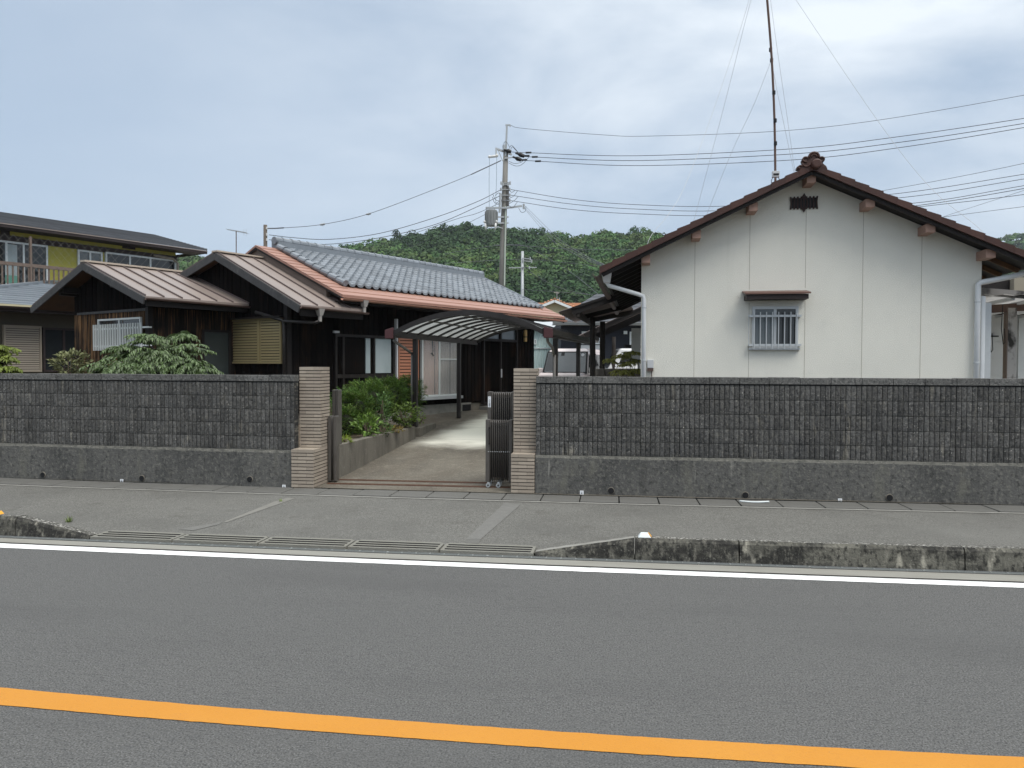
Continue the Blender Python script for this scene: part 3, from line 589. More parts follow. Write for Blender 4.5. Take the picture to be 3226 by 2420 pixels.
block_wall('block_wall','long dark split-block wall left of the gate, on a concrete base with three drain pipes',lA+dl*4.2,lB,[(135.6,1496),(447.5,1507),(787.5,1510)],[(384,1515),(895,1533)],True)
rA=onz(1686,1561); rB=onz(3226,1598); drr=(rB-rA).normalized()
block_wall('block_wall','long dark ribbed block wall right of the gate, in front of the cream gabled house',rA,rB+drr*4.5,[(1925,1546),(2348,1560),(2802,1568)],[(1833,1552),(2646,1577)],False)
# ------------------------------------------------------------------ tiled gate pillars
def tiled(mb,x0,x1,y0,y1,z0,z1,pitch,off):
    n=round((z1-z0)/pitch); h=(z1-z0)/n; mb.mi=1; mb.box(x0+.014,x1-.014,y0+.014,y1-.01,z0,z1-.006); mb.mi=0
    for i in range(n):
        a=z0+i*h+.005; b=z0+(i+1)*h-(.0065 if i<n-1 else 0)
        cut=x0+(x1-x0)*(.3 if (i+off)%2 else .68); c2=y0+(y1-y0)*(.35 if i%2 else .7)
        g_=.0018
        mb.box(x0,cut-g_,y0,y0+.05,a,b); mb.box(cut+g_,x1-.001,y0,y0+.05,a,b)
        mb.box(x0+.001,x0+.04,y0+.05+g_,y1,a,b)
        mb.box(x1-.05,x1,y0+.05+g_,c2-g_,a,b); mb.box(x1-.05,x1,c2+g_,y1,a,b)
        if i==n-1: mb.box(x0+.0405,x1-.0505,y0+.0505,y1,a,b)
def pillar(label,bx0,bx1,by,bd,sx0,sx1,sy,sd,zb,zt):
    t=thing('gate_pillar',label,'gate pillar',((bx0+bx1)/2,by,0),0,'tiled gate pillars'); ox,oy=(bx0+bx1)/2,by
    mb=MB(); tiled(mb,bx0-ox,bx1-ox,0,bd,-.02,zb,.051,0); mb.build('pillar_base',[M['tile'],M['mortar']],t)
    mb=MB(); tiled(mb,sx0-ox,sx1-ox,sy-oy,sy-oy+sd,zb+.0,zt,.051,1); mb.build('pillar_shaft',[M['tile'],M['mortar']],t)
    return t
pl=onz(988,1544); plL=onz(920,1541.5); 
sl_=onpl(1009.9,1411,(0,0,.59),(0,0,1)); slL=onpl(943.5,1410,(0,0,.59),(0,0,1))
pillar('left tiled gate pillar, seen with its right flank, beside the long left block wall',plL.x,pl.x,pl.y,.7,slL.x,sl_.x,sl_.y,.38,.59,1.8)
pr=onz(1609.6,1559.5); prR=onz(1684.5,1560)
sr=onpl(1617.5,1425,(0,0,.58),(0,0,1)); srR=onpl(1691.5,1425,(0,0,.58),(0,0,1))
pillar('right tiled gate pillar, beside the folded gate and the right block wall',pr.x,prR.x,pr.y,.62,sr.x,srR.x,sr.y,.36,.58,1.79)
# ------------------------------------------------------------------ folding gates
def gate(name_label,uL,uR,Y,z0,z1,v,nb,deep=.13,handle=False,plate=False,casters=2,dots=False,ew=.062):
    a=atY(uL,v,Y).x; b=atY(uR,v,Y).x
    t=thing('folding_gate',name_label,'gate',(a,Y,0),0,'folding gates at the drive'); w=b-a
    for i,(x0,x1) in enumerate(((0,ew),(w-ew*.85,w))):
        mb=MB(); mb.box(x0,x1,-.012,deep+.012,z0,z1); mb.build('end_post',M['gatebronze'],t,bevel=.006)
    mb=MB()
    for i in range(nb):
        x=ew+(w-ew*1.85)*(i+.5)/nb
        r=min(.009,(w-ew*1.85)/nb*.33)
        pts=[(x,0,z0+.01),(x,0,z1-.05)]+[(x,deep/2-deep/2*math.cos(q),z1-.05+.04*math.sin(q)) for q in (.4,.9,1.57,2.2,2.7)]+[(x,deep,z1-.05),(x,deep,z0+.01)]
        mb.tube(pts,r,6)
    mb.build('lattice_bars',M['gatebronze'],t,smooth=True)
    mb=MB(); mb.box(ew,w-ew*.85,deep*.45,deep*.55,z0+.06,z1-.09); mb.build('inner_links',M['black'],t)
    if dots:
        mb=MB()
        for i in range(nb+2): mb.sphere((ew*.7+(w-ew*1.4)*i/(nb+1),-.0135,z0+(z1-z0)*.487),.0065,(1,.6,1),8,5)
        mb.build('link_rivets',M['alu'],t,smooth=True)
    if handle:
        mb=MB(); hz=z1-.12; mb.tube([(ew*.95,-.03,hz-.23),(ew*.95,-.03,hz)],.007,6)
        for q in (hz-.23,hz): mb.box(ew*.95-.012,ew*.95+.012,-.036,-.012,q-.014,q+.014)
        mb.build('pull_handle',M['bronze'],t)
    for i in range(casters):
        for yy_ in (0,deep):
            x=.04+i*(w*.38 if casters>1 else 0); cm=MB(); cm.box(x-.014,x+.02,yy_-.012,yy_+.012,.06,z0); c=cm.build('caster',M['polesteel'],t)
            wm=MB(); wm.tube([(x,yy_-.016,.068),(x,yy_+.016,.068)],.034,14); wm.build('caster_wheel',M['polesteel'],c)
            hm=MB(); hm.tube([(x,yy_-.02,.068),(x,yy_+.02,.068)],.012,10); hm.build('caster_hub',M['black'],c)
    if plate:
        mb=MB(); px0,px1,pz0,pz1=.01,.055,z1-.235,z1-.07; mb.box(px0,px1,-.017,-.012,pz0,pz1); o=mb.build('name_plate',M['plate'],t)
        # the small vertical lettering, stroke by stroke: a faint mark, then a, ke, ro, ro and a curl
        q=MB(); cx=(px0+px1)/2+.002; y_=-.0185
        def st(*pts):
            for p_,r_ in zip(pts[:-1],pts[1:]): q.beam((cx+p_[0],y_,pz1-p_[1]),(cx+r_[0],y_,pz1-r_[1]),.0028,.002,(0,1,0))
        st((-.004,.012),(.004,.012)); st((0,.012),(0,.02))
        st((-.008,.05),(.008,.05),(.006,.058),(.001,.062)); st((.001,.056),(.001,.068),(-.004,.076))
        st((-.006,.08),(.007,.08),(.005,.09)); st((-.001,.078),(-.006,.088))
        for z_ in (.098,.116,.132): st((-.007,z_),(.008,z_),(.008,z_+.012),(-.007,z_+.012),(-.007,z_))
        st((.006,.15),(.0,.154),(-.006,.148)); q.build('plate_lettering',M['ink'],o)
    return t
Yg=onz(1545,1534,.034).y
gate('near leaf of the folded brown gate at the right pillar, standing on casters',1530,1614,Yg-.05,.115,1.035,1350,10,handle=True,dots=True)
gate('taller rear leaf of the folded gate at the right pillar, with a white name plate',1536,1622,Yg+.36,.115,1.43,1250,10,plate=True)
Yl=onz(1040,1518,.034).y
gate('short brown gate end folded against the left pillar',1033.5,1058,Yl-.03,.05,1.05,1310,3,casters=0,ew=.045)
gate('taller narrow gate end standing behind the left pillar beside the green hedge',1047,1067,Yl+.42,.05,1.435,1230,2,casters=0,ew=.05)
# ================================================================== DARK TIMBER HOUSE
# house frame: local x = outwards from the long wall, local y = along the long wall (away from the street)
HA=R(34.86)-YAW
W0c=(-1.53,22.1)
def camxy(x,d): return Vector((x*math.cos(YAW)-d*math.sin(YAW), x*math.sin(YAW)+d*math.cos(YAW),0))
W0=camxy(*W0c)
H=thing('timber_house','low charred-timber house with grey tiled roof, salmon eaves and two beige metal gables','house',W0,-HA)
HM=Matrix.Rotation(-HA,3,'Z'); HI=HM.transposed()
def toH(P): return HI@(P-W0)
def Hpl(u,v,p=None,t=None):   # photo point on the house plane x=p or y=t, in house coordinates
    if p is not None: return toH(onpl(u,v,W0+HM@Vector((p,0,0)),HM@Vector((1,0,0))))
    return toH(onpl(u,v,W0+HM@Vector((0,t,0)),HM@Vector((0,1,0))))
GZ=.45
FW=((0,0,0),(0,1,0),(1,0,0))              # long wall; x runs along the wall
# foundation
mb=MB(); mb.box(-5.2,-.04,-6.0,3.84,GZ-.3,.74); mb.build('foundation',M['planter'],H)
mb=MB(); mb.box(-.05,.02,-2.9,.55,GZ-.3,.73); mb.build('foundation_face',M['concrete'],H)
# long wall
mb=MB(); mb.box(-.3,-.02,-6.05,3.86,.72,3.3); boards(mb,FW,-6.06,3.88,.76,3.28,.165,.01); mb.build('long_wall',M['char'],H)
# far end wall and back wall
mb=MB(); mb.box(-5.1,-.31,3.6,3.86,.72,3.2); mb.prism([(-5.1,3.6,3.2),(-.31,3.6,3.2),(-2.32,3.6,4.55),(-2.9,3.6,4.55)],(0,.2,0)); mb.box(-5.1,-4.9,-6.0,3.6,.72,3.2); mb.build('rear_walls',M['char'],H)
# gable wall of the main roof, brown sheet
E=.8; RX=-2.32
def mz(x): return 3.4+.446*(E-x) if x>RX else 3.4+.446*(E-2*RX+x)     # top of main roof
T0,T1=-5.17,4.57
mb=MB(); mb.prism([(.18,-5.1,3.2),(.18,-5.1,mz(.18)-.055),(RX,-5.1,mz(RX)-.055),(-4.8,-5.1,mz(-4.8)-.055),(-4.8,-5.1,3.2)],(0,.12,0))
mb.build('gable_wall',M['browngrey'],H)
# salmon roof sheets: base slabs with thin stepped courses
mb=MB()
for sx in (1,-1):
    e=E if sx>0 else 2*RX-E
    a=(RX,T0,mz(RX)); b_=(e,T0,3.4); c=(e,T1,3.4); d=(RX,T1,mz(RX))
    if sx>0: mb.slab(b_,c,d,a,.05)
    else: mb.slab(a,d,c,b_,.05)
nst=13
for i in range(nst):
    x0=E-(E-RX)*i/nst; x1=E-(E-RX)*(i+1)/nst
    for (ta,tb) in ((T0-.004,T0+.6),(T1-.6,T1+.004)) if i>1 else ((T0-.004,T1+.004),):
        za,zb=mz(x0),mz(x1)
        mb.hexa([(x0+.002,ta,za-.01),(x0+.002,tb,za-.01),(x1,tb,zb-.01),(x1,ta,zb-.01),(x0+.002,ta,za+.02),(x0+.002,tb,za+.02),(x1,tb,zb+.004),(x1,ta,zb+.004)])
mb.build('salmon_roof_sheet',M['copper'],H)
mb=MB()
for sx in (1,-1):
    e=E if sx>0 else 2*RX-E
    mb.beam((e,T0+.02,3.4-.075),(RX,T0+.02,mz(RX)-.075),.03,.05); mb.beam((e,T1-.02,3.4-.12),(RX,T1-.02,mz(RX)-.12),.03,.14)
mb.beam((E-.02,T0+.04,3.29),(E-.02,T1-.04,3.29),.03,.1)
mb.box(.0,E-.05,T0+.1,T1-.1,3.27,3.285)
mb.build('fascia_board',M['darkwood'],H)
# grey tiles: courses of rolled tiles
def tiles(x_lo,x_hi,t0,t1,zf,pitch,course,mats,name,parent,lift=.05,axis_flip=1):
    mb=MB(); L=math.hypot(x_lo-x_hi,zf(x_hi)-zf(x_lo)); nc=max(1,round(L/course)); npitch=round((t1-t0)/pitch); pw=(t1-t0)/npitch; q=8
    hs=[]
    for k in range(q):
        f=k/q; hs.append(.052*math.sin(math.pi*f/.42) if f<.42 else -.012*math.sin(math.pi*(f-.42)/.58))
    for c in range(nc):
        f0=c/nc; f1=(c+1.06)/nc
        xa=x_lo+(x_hi-x_lo)*f0; xb_=x_lo+(x_hi-x_lo)*min(1,f1); A=[];B=[];Cc=[]
        for i in range(npitch):
            for k in range(q+1):
                tt=t0+(i+k/q)*pw; h=hs[k%q]
                A.append((xa,tt,zf(xa)+lift+h+.052)); B.append((xb_,tt,zf(xb_)+lift+h)); Cc.append((xa,tt,zf(xa)+lift+h-.006))
        n=q+1
        for i in range(npitch):
            o=i*n; mb.strip(Cc[o:o+n],A[o:o+n]); mb.strip(A[o:o+n],B[o:o+n])
    return mb.build(name,mats,parent,smooth=False)
TE=.22
tiles(TE,RX+.12,T0+.66,T1-.42,mz,.262,.232,M['greytile'],'roof_tiles',H)
tiles(2*RX-TE,RX-.12,T0+.66,T1-.42,mz,.262,.232,M['greytile'],'roof_tiles',H)
mb=MB(); mb.box(RX-.14,RX+.14,T0+.6,T1-.45,mz(RX)-.02,mz(RX)+.16)
mb.build('ridge_base',M['greytile'],H)
mb=MB(); n=32
for i in range(n):
    a=T0+.56+(T1-T0-.98)*i/n; b_=T0+.56+(T1-T0-.98)*(i+1)/n
    mb.tube([(RX,a,mz(RX)+.19),(RX,b_-.04,mz(RX)+.19)],.1,12); mb.tube([(RX,b_-.045,mz(RX)+.192),(RX,b_+.004,mz(RX)+.192)],.112,12)
mb.build('ridge_tiles',M['greytile'],H,smooth=False)
mb=MB()
for tt in (T0+.6,):
    k=9
    for i in range(k):
        xa=TE+.03-(TE-RX-.1)*i/k; xb_=TE+.03-(TE-RX-.1)*(i+1)/k
        mb.tube([(xa,tt,mz(xa)+.105),(xb_-.0,tt,mz(xb_)+.085)],.075,10)
        mb.tube([(xa,tt,mz(xa)+.107),(xa-.04,tt,mz(xa-.04)+.107)],.082,10)
mb.build('verge_tiles',M['greytile'],H)
mb=MB(); mb.beam((TE,T1-.4,mz(TE)+.09),(RX+.1,T1-.4,mz(RX+.1)+.09),.07,.05); mb.build('far_verge_trim',M['greytile'],H)
# copper coloured eave gutter with outlet
def gutter_half(mb,p0,p1,r=.05,n=7):
    p0=Vector(p0);p1=Vector(p1); d=(p1-p0).normalized(); s=d.cross(Vector((0,0,1))).normalized()
    A=[p0+s*r*math.cos(math.pi*i/n)-Vector((0,0,r*math.sin(math.pi*i/n))) for i in range(n+1)]; B=[x+(p1-p0) for x in A]
    A2=[p0+s*(r-.006)*math.cos(math.pi*i/n)-Vector((0,0,(r-.006)*math.sin(math.pi*i/n))) for i in range(n+1)]; B2=[x+(p1-p0) for x in A2]
    mb.strip(A,B); mb.strip(A2,B2); mb.strip(A,A2); mb.strip(B,B2)
mb=MB(); gutter_half(mb,(E+.05,T0-.06,3.33),(E+.05,T1,3.30),.052)
for i in range(16): 
    tt=T0+.2+i*.63; mb.box(E-.01,E+.1,tt-.008,tt+.008,3.322,3.33)
mb.build('eave_gutter',M['guttercopper'],H)
def hopper(mb,c):
    x,y,z=c; mb.hexa([(x-.045,y-.045,z-.13),(x+.045,y-.045,z-.13),(x+.045,y+.045,z-.13),(x-.045,y+.045,z-.13),(x-.075,y-.08,z+.02),(x+.075,y-.08,z+.02),(x+.075,y+.08,z+.02),(x-.075,y+.08,z+.02)])
    mb.tube([(x,y,z-.13),(x,y,z-.26)],.04,10)
M['hopper']=mat('grey_hopper',(.3,.28,.26),.6)
mb=MB(); hopper(mb,(E+.05,T0+.62,3.3)); mb.build('rain_hopper',M['hopper'],H)
M['ridgepale']=mat('pale_ridge_sheet',(.44,.37,.3),.45,[('n',3,.45,.7,(.36,.3,.25),.6)],spec=.5)
# ---- middle wing
V0=-6.38; AX=-2.175
def vz(x): return 3.11+.455*(E-x) if x>AX else 4.463-.29*(AX-x)
def standing(name,parent,x0,x1,zf,t0,t1,pitch,ridge=True,th=.05):
    mb=MB(); n=max(1,round(abs(t1-t0)/pitch)); 
    for i in range(n):
        a=t0+(t1-t0)*i/n; b_=t0+(t1-t0)*(i+1)/n
        q=[(x0,a,zf(x0)),(x0,b_,zf(x0)),(x1,b_,zf(x1)),(x1,a,zf(x1))]
        if x0<x1: q=q[::-1]
        mb.slab(*q,th)
    mb.mi=1
    for i in range(0,n+1):
        a=t0+(t1-t0)*i/n
        if i==0: a+=.012
        mb.beam((x0,a,zf(x0)+.016),(x1,a,zf(x1)+.016),.022,.036)
    return mb.build(name,[M['beigeroof'],M['seam']],parent)
standing('beige_roof_slope',H,E,AX+.01,vz,V0,-4.45,.46)
standing('beige_roof_slope',H,-5.6,AX-.01,vz,V0,-4.83,.46)
mb=MB(); mb.box(AX-.1,AX+.1,V0-.03,-4.83,vz(AX)-.0,vz(AX)+.035); mb.beam((AX-.1,V0-.03,vz(AX)+.01),(AX-.1,-4.83,vz(AX)+.01),.03,.05); mb.build('ridge_cap',M['ridgepale'],H)
mb=MB(); mb.beam((E,V0-.015,vz(E)-.1),(AX,V0-.015,vz(AX)-.1),.035,.16); mb.beam((-5.6,V0-.015,vz(-5.6)-.1),(AX,V0-.015,vz(AX)-.1),.035,.16)
mb.build('barge_board',M['barge'],H)
mb=MB(); mb.beam((E-.06,V0+.05,vz(E)-.16),(E-.06,-4.5,vz(E)-.16),.04,.14); mb.build('fascia_board',M['darkwood'],H)
mb=MB(); 
for (xa,xb_) in ((E-.05,AX),(AX,-5.55)):
    mb.hexa([(xa,V0+.01,vz(xa)-.075),(xb_,V0+.01,vz(xb_)-.075),(xb_,-6.05,vz(xb_)-.075),(xa,-6.05,vz(xa)-.075),(xa,V0+.01,vz(xa)-.06),(xb_,V0+.01,vz(xb_)-.06),(xb_,-6.05,vz(xb_)-.06),(xa,-6.05,vz(xa)-.06)])
mb.build('soffit',M['soffit'],H)
mb=MB(); gutter_half(mb,(E+.045,V0-.02,3.07),(E+.045,-4.42,3.04),.048); mb.build('eave_gutter',M['gutterbrown'],H)
hp=Hpl(1008,965,p=E+.045)
mb=MB(); hopper(mb,(E+.045,hp.y,3.03)); mb.build('rain_hopper',M['hopper'],H)
TG=-6.06                                     # gable wall plane of the middle wing
GF=((0,TG,0),(1,0,0),(0,-1,0))
mb=MB(); mb.prism([(-5.3,TG+.25,.6),(-.04,TG+.25,.6),(-.04,TG+.25,vz(0)-.1),(AX,TG+.25,vz(AX)-.1),(-5.3,TG+.25,vz(-5.3)-.1)],(0,-.24,0))
boards(mb,GF,-5.3,-.0,.8,lambda x: vz(x)-.1,.165,.01); mb.build('wing_gable_wall',M['char'],H)
mb=MB(); mb.box(-.06,.06,TG-.06,TG+.06,.6,3.2); mb.build('corner_post',M['darkwood'],H)
# louvred shutter pair on the wing gable
a=Hpl(737,1008,t=TG); b_=Hpl(896,1002,t=TG); c=Hpl(896,1146,t=TG)
z1=(a.z+b_.z)/2; z0=c.z; x0,x1=a.x,min(b_.x,-.12)
xm=Hpl(823,1070,t=TG).x
mb=MB(); wframe(mb,GF,x0,x1,z0,z1,.04,.01,.1); wbox(mb,GF,xm-.035,xm+.035,z0+.04,z1-.04,.01,.09); mb.mi=1
louvre(mb,GF,x0+.04,xm-.035,z0+.04,z1-.04,.062,.03,.075); louvre(mb,GF,xm+.035,x1-.04,z0+.04,z1-.04,.062,.03,.075)
sh=mb.build('louvred_shutter',[M['shutterbeige'],M['shutterbeige'],M['black']],H)
mb=MB(); wbox(mb,GF,x0-.03,x1+.03,z1+.0,z1+.04,.012,.16); mb.build('shutter_hood',M['bronze'],H)
# ---- near wing
N0=-8.6; NE=-1.32; NX=-3.80; NL=-6.32
def nz_(x): return 3.23+.352*(NE-x) if x>NX else 3.23+.352*(NE-NX)-.352*(NX-x)
standing('beige_roof_slope',H,NE,NX+.01,nz_,N0,-6.1,.43)
standing('beige_roof_slope',H,NL,NX-.01,nz_,N0,-6.1,.43)
mb=MB(); mb.box(NX-.1,NX+.1,N0-.03,-6.08,nz_(NX),nz_(NX)+.04); mb.build('ridge_cap',M['ridgepale'],H)
mb=MB(); mb.beam((NE,N0-.015,nz_(NE)-.1),(NX,N0-.015,nz_(NX)-.1),.035,.15); mb.beam((NL,N0-.015,nz_(NL)-.1),(NX,N0-.015,nz_(NX)-.1),.035,.15); mb.build('barge_board',M['barge'],H)
mb=MB(); mb.beam((NE-.05,N0+.05,nz_(NE)-.14),(NE-.05,-6.1,nz_(NE)-.14),.04,.12); mb.build('fascia_board',M['darkwood'],H)
mb=MB()
for (xa,xb_) in ((NE-.05,NX),(NX,NL+.02)):
    mb.hexa([(xa,N0+.01,nz_(xa)-.075),(xb_,N0+.01,nz_(xb_)-.075),(xb_,-6.1,nz_(xb_)-.075),(xa,-6.1,nz_(xa)-.075),(xa,N0+.01,nz_(xa)-.06),(xb_,N0+.01,nz_(xb_)-.06),(xb_,-6.1,nz_(xb_)-.06),(xa,-6.1,nz_(xa)-.06)])
mb.build('soffit',M['soffit'],H)
mb=MB(); gutter_half(mb,(NE+.045,N0-.02,3.19),(NE+.045,-6.12,3.17),.046); mb.build('eave_gutter',M['gutterbrown'],H)
TN=-8.18; PN=-1.9; PL=-5.1
NF=((0,TN,0),(1,0,0),(0,-1,0))
mb=MB(); mb.box(PL,PN-.02,TN+.02,TN+.15,.6,3.0); boards(mb,NF,PL,PN,.7,2.98,.17,.01); mb.build('front_wall',M['charstreak'],H)
mb=MB(); mb.prism([(PL,TN+.16,3.0),(PN,TN+.16,3.0),(PN,TN+.16,nz_(PN)-.09),(NX,TN+.16,nz_(NX)-.09),(PL,TN+.16,nz_(PL)-.09)],(0,-.13,0)); boards(mb,NF,PL,PN,3.04,lambda x:nz_(x)-.1,.17,.0); mb.build('front_gable',M['char'],H)
mb=MB(); wbox(mb,NF,PL+.2,PN+.02,2.975,3.03,.01,.05); mb.build('belt_board',M['barge'],H)
# purlin and tie beam ends under the verge
mb=MB()
for x in (NX,-2.75,-4.9,PL+.05,PN): mb=MB(); mb.box(x-.06,x+.06,N0+.06,TN,nz_(x)-.24,nz_(x)-.11); mb.build('purlin_end',M['darkwood'],H)
SF=((PN,0,0),(0,1,0),(1,0,0))
mb=MB(); mb.box(PN-.16,PN-.02,TN,TG,.6,3.05); boards(mb,SF,TN,TG,.7,3.05,.17,.01); mb.build('side_wall',M['charbrown'],H)
mb=MB(); mb.box(PL,PL+.12,TN,TG,.6,3.05); mb.build('side_wall',M['char'],H)
mb=MB(); mb.box(PN-.055,PN+.055,TN-.055,TN+.055,.6,3.05); mb.build('corner_post',M['darkwood'],H)
# side door with frosted pane
a=Hpl(633,1062,p=PN); b_=Hpl(722,1065,p=PN)
mb=MB(); wframe(mb,SF,a.y,b_.y,.75,2.62,.05,.01,.06); dd=mb.build('side_door',M['darkwood'],H)
M['murk']=mat('murky_glass',(.03,.037,.037),.35,[('n',1.5,.4,.7,(.05,.06,.058),.7)],spec=.4)
mb=MB(); wbox(mb,SF,a.y+.05,b_.y-.05,.8,2.57,.012,.035); mb.build('pane',M['murk'],dd)
# window and white grille on the front wall
a=Hpl(315,1007,t=TN); b_=Hpl(450,999,t=TN); c=Hpl(446,1096,t=TN)
window(H,NF,a.x,b_.x,c.z,(a.z+b_.z)/2,M['whitealu'],M['glass'],fw=.04,depth=.06)
a=Hpl(290,1024,t=TN-.16); b_=Hpl(460,1014,t=TN-.16); zt_=a.z; zb_=Hpl(290,1105,t=TN-.16).z
gx0,gx1=a.x,b_.x
mb=MB(); n=20
for i in range(n):
    x=gx0+.02+(gx1-gx0-.26)*i/(n-1)
    wbox(mb,NF,x-.0135,x+.0135,zb_,zt_,.12,.15)
for z in (zt_-.1,zb_+.1):
    wbox(mb,NF,gx0,gx1+.01,z-.018,z+.018,.10,.119)
for x in (gx0+.03,gx1-.02): 
    for z in (zt_-.1,zb_+.1): wbox(mb,NF,x-.015,x+.015,z-.014,z+.014,.03,.1)
mb.build('window_grille',M['whitealu'],H)
# downpipes of the wings
mb=MB(); hh=Vector((E+.045,hp.y,2.79)); q1=Hpl(905,1012,t=TG-.1); q1=Vector((.02,TG-.12,q1.z)); 
q0=Hpl(808,984,t=TG-.1); q0=Vector((q0.x,TG-.12,q0.z))
mb.tube([hh,hh-Vector((.05,.1,.05)),q1,Vector((.02,TG-.12,q1.z-.12))],.032,8); mb.tube([q0,q1+Vector((-.03,0,.02)),Vector((.02,TG-.12,q1.z-.1)),Vector((.02,TG-.12,.6))],.036,8)
mb.build('downpipe',M['bronze'],H,smooth=True)
# ---- openings on the long wall
def Ht(u): tau=(u-1613)/F; return (22.1*tau+1.53)/(.5716-.8205*tau)
def hz(u,v): return Hpl(u,v,p=.0).z
ta,tb=Ht(1048),Ht(1236)
zt=hz(1140,1056); 
mb=MB(); wframe(mb,FW,ta,tb,.8,zt,.06,.02,.1); 
for u in (1075,1172): wbox(mb,FW,Ht(u)-.03,Ht(u)+.03,.86,zt-.06,.02,.09)
wbox(mb,FW,ta+.06,tb-.06,hz(1200,1182)-.06,hz(1200,1182)+.03,.02,.085)
w2=mb.build('sliding_window',M['bronze'],H)
zb=hz(1200,1179)+.03
for (u0,u1,m_) in ((1075,1145,'char'),(1146,1163,'frost'),(1174,1228,'frost')):
    mb=MB(); wbox(mb,FW,Ht(u0)+.02,Ht(u1)-.01,zb,zt-.07,.022,.05); mb.build('pane',M[m_],w2)
mb=MB(); wbox(mb,FW,Ht(1174)+.02,tb-.07,.87,zb-.1,.022,.05); mb.build('lower_panel',M['bronze'],w2)
mb=MB(); wbox(mb,FW,Ht(1046),Ht(1062),zt+.02,zt+.07,.03,.09); mb.build('wall_bracket',M['whitepvc'],H)
# orange slatted shutter box
ta,tb=Ht(1247),Ht(1305); zt=2.66; zb=.93
mb=MB(); wframe(mb,FW,ta-.03,tb+.03,zb,zt,.03,.02,.14); louvre(mb,FW,ta,tb,zb+.03,zt-.03,.082,.06,.115); mb.build('orange_shutter',[M['shutterorange'],M['shutterorange'],M['black']],H)
mb=MB(); wbox(mb,FW,ta-.075,ta-.035,zb-.1,zt+.35,.02,.11); mb.build('white_trim_strip',M['whitepvc'],H)
# curtained sliding window
ta,tb=Ht(1322),Ht(1441); zb=hz(1380,1254); zt=2.66
fr=window(H,FW,ta,tb,zb+.05,zt,M['whitealu'],M['lace'],fw=.05,depth=.09,name='sliding_window',mull=(.46,),glass2=M['lace'])
for ch in list(fr.children): bpy.data.objects.remove(ch)
mid=ta+(tb-ta)*.46
mb=MB(); n=26; A=[];B=[]
for i in range(n+1):
    f=i/n; x=ta+.05+(mid-ta-.07)*f; w_=.035+.016*math.sin(f*22)+.008*math.sin(f*51)
    A.append(wpt(FW,x,zb+.08,w_)); B.append(wpt(FW,x,zt-.05,w_))
mb.strip(A,B); o=mb.build('curtain',M['curtain'],fr,smooth=True)
mb=MB(); cz=hz(1355,1117); cx=ta+(mid-ta)*.62
mb.tube([wpt(FW,cx-.06,cz+.03,.062),wpt(FW,cx,cz,.066),wpt(FW,cx+.03,cz-.03,.062)],[.022,.014,.02],8); mb.tube([wpt(FW,cx+.0,cz+.4,.05),wpt(FW,cx+.02,cz+.1,.056),wpt(FW,cx+.0,cz,.058)],[.02,.014,.01],6); mb.build('curtain_tie',M['black'],fr,smooth=True)
mb=MB(); n=30; A=[];B=[]
for i in range(n+1):
    f=i/n; x=mid+.03+(tb-mid-.08)*f; w_=.028+.007*math.sin(f*40)
    A.append(wpt(FW,x,zb+.08,w_)); B.append(wpt(FW,x,zt-.05,w_))
mb.strip(A,B); mb.build('curtain',M['lace'],fr,smooth=True)
mb=MB(); wbox(mb,FW,mid,tb-.05,zb+.05+(zt-zb)*.58,zb+.08+(zt-zb)*.58,.05,.075); mb.build('mid_rail',M['whitealu'],fr)
mb=MB(); wbox(mb,FW,ta-.06,tb+.05,zb-.03,zb+.045,.02,.17); mb.build('window_sill',M['alu'],H)
# reflective glass in front of the curtains
M['clearglass']=mat('clear_glass',(.7,.72,.72),.03,spec=.5)
b=M['clearglass'].node_tree.nodes['Principled BSDF']; b.inputs['Alpha'].default_value=.16
for (xa,xb_) in ((ta+.05,mid-.02),(mid+.02,tb-.05)):
    mb=MB(); wbox(mb,FW,xa,xb_,zb+.09,zt-.05,.066,.07); mb.build('pane',M['clearglass'],fr)
# double entrance door with transom
ta,tb=Ht(1518),Ht(1620); zs=.66; zt=hz(1560,1074); 
mb=MB(); wframe(mb,FW,ta-.05,tb+.05,zs,zt+.52,.06,.02,.11); wbox(mb,FW,ta,tb,zt-.02,zt+.05,.02,.1); wbox(mb,FW,(ta+tb)/2-.03,(ta+tb)/2+.03,zs,zt+.48,.02,.1); df=mb.build('entrance_door',M['darkwood'],H)
for (xa,xb_) in ((ta,(ta+tb)/2-.03),((ta+tb)/2+.03,tb)):
    mb=MB(); n=16
    for i in range(n): 
        x=xa+(xb_-xa)*(i+.5)/n; wbox(mb,FW,x-.011,x+.011,zs+.3,zt-.05,.03,.06)
    wbox(mb,FW,xa,xb_,zs+.06,zs+.3,.03,.065); wbox(mb,FW,xa+.005,xb_-.005,zs+.3,zt-.03,.02,.032)
    mb.build('door_leaf',M['char'],df)
    mb=MB(); wbox(mb,FW,xa+.02,xb_-.02,zt+.06,zt+.45,.025,.045); mb.build('transom_pane',M['greyglass'],df)
mb=MB(); zz=hz(1568,1176); tm=(ta+tb)/2; wbox(mb,FW,tm-.018,tm+.018,zz-.13,zz+.13,.1,.125); mb.build('door_handle',M['alu'],df)
mb=MB(); mb.box(.02,.75,ta-.15,tb+.2,GZ-.1,.6); mb.build('door_step',M['concrete'],H)
mb=MB(); tx=Ht(1649); z0=hz(1649,1077); z1=hz(1649,1040); wbox(mb,FW,tx-.055,tx+.055,z0,z1,.03,.11); wl=mb.build('wall_lamp',M['lampglass'],H,bevel=.02)
mb=MB(); wbox(mb,FW,tx-.06,tx+.06,(z0+z1)/2-.05,(z0+z1)/2-.02,.025,.115); mb.build('lamp_band',M['black'],wl)
mb=MB(); tx=Ht(1455); wbox(mb,FW,tx,tx+.38,.5,.68,.0,.04); mb.build('floor_vent',M['black'],H)
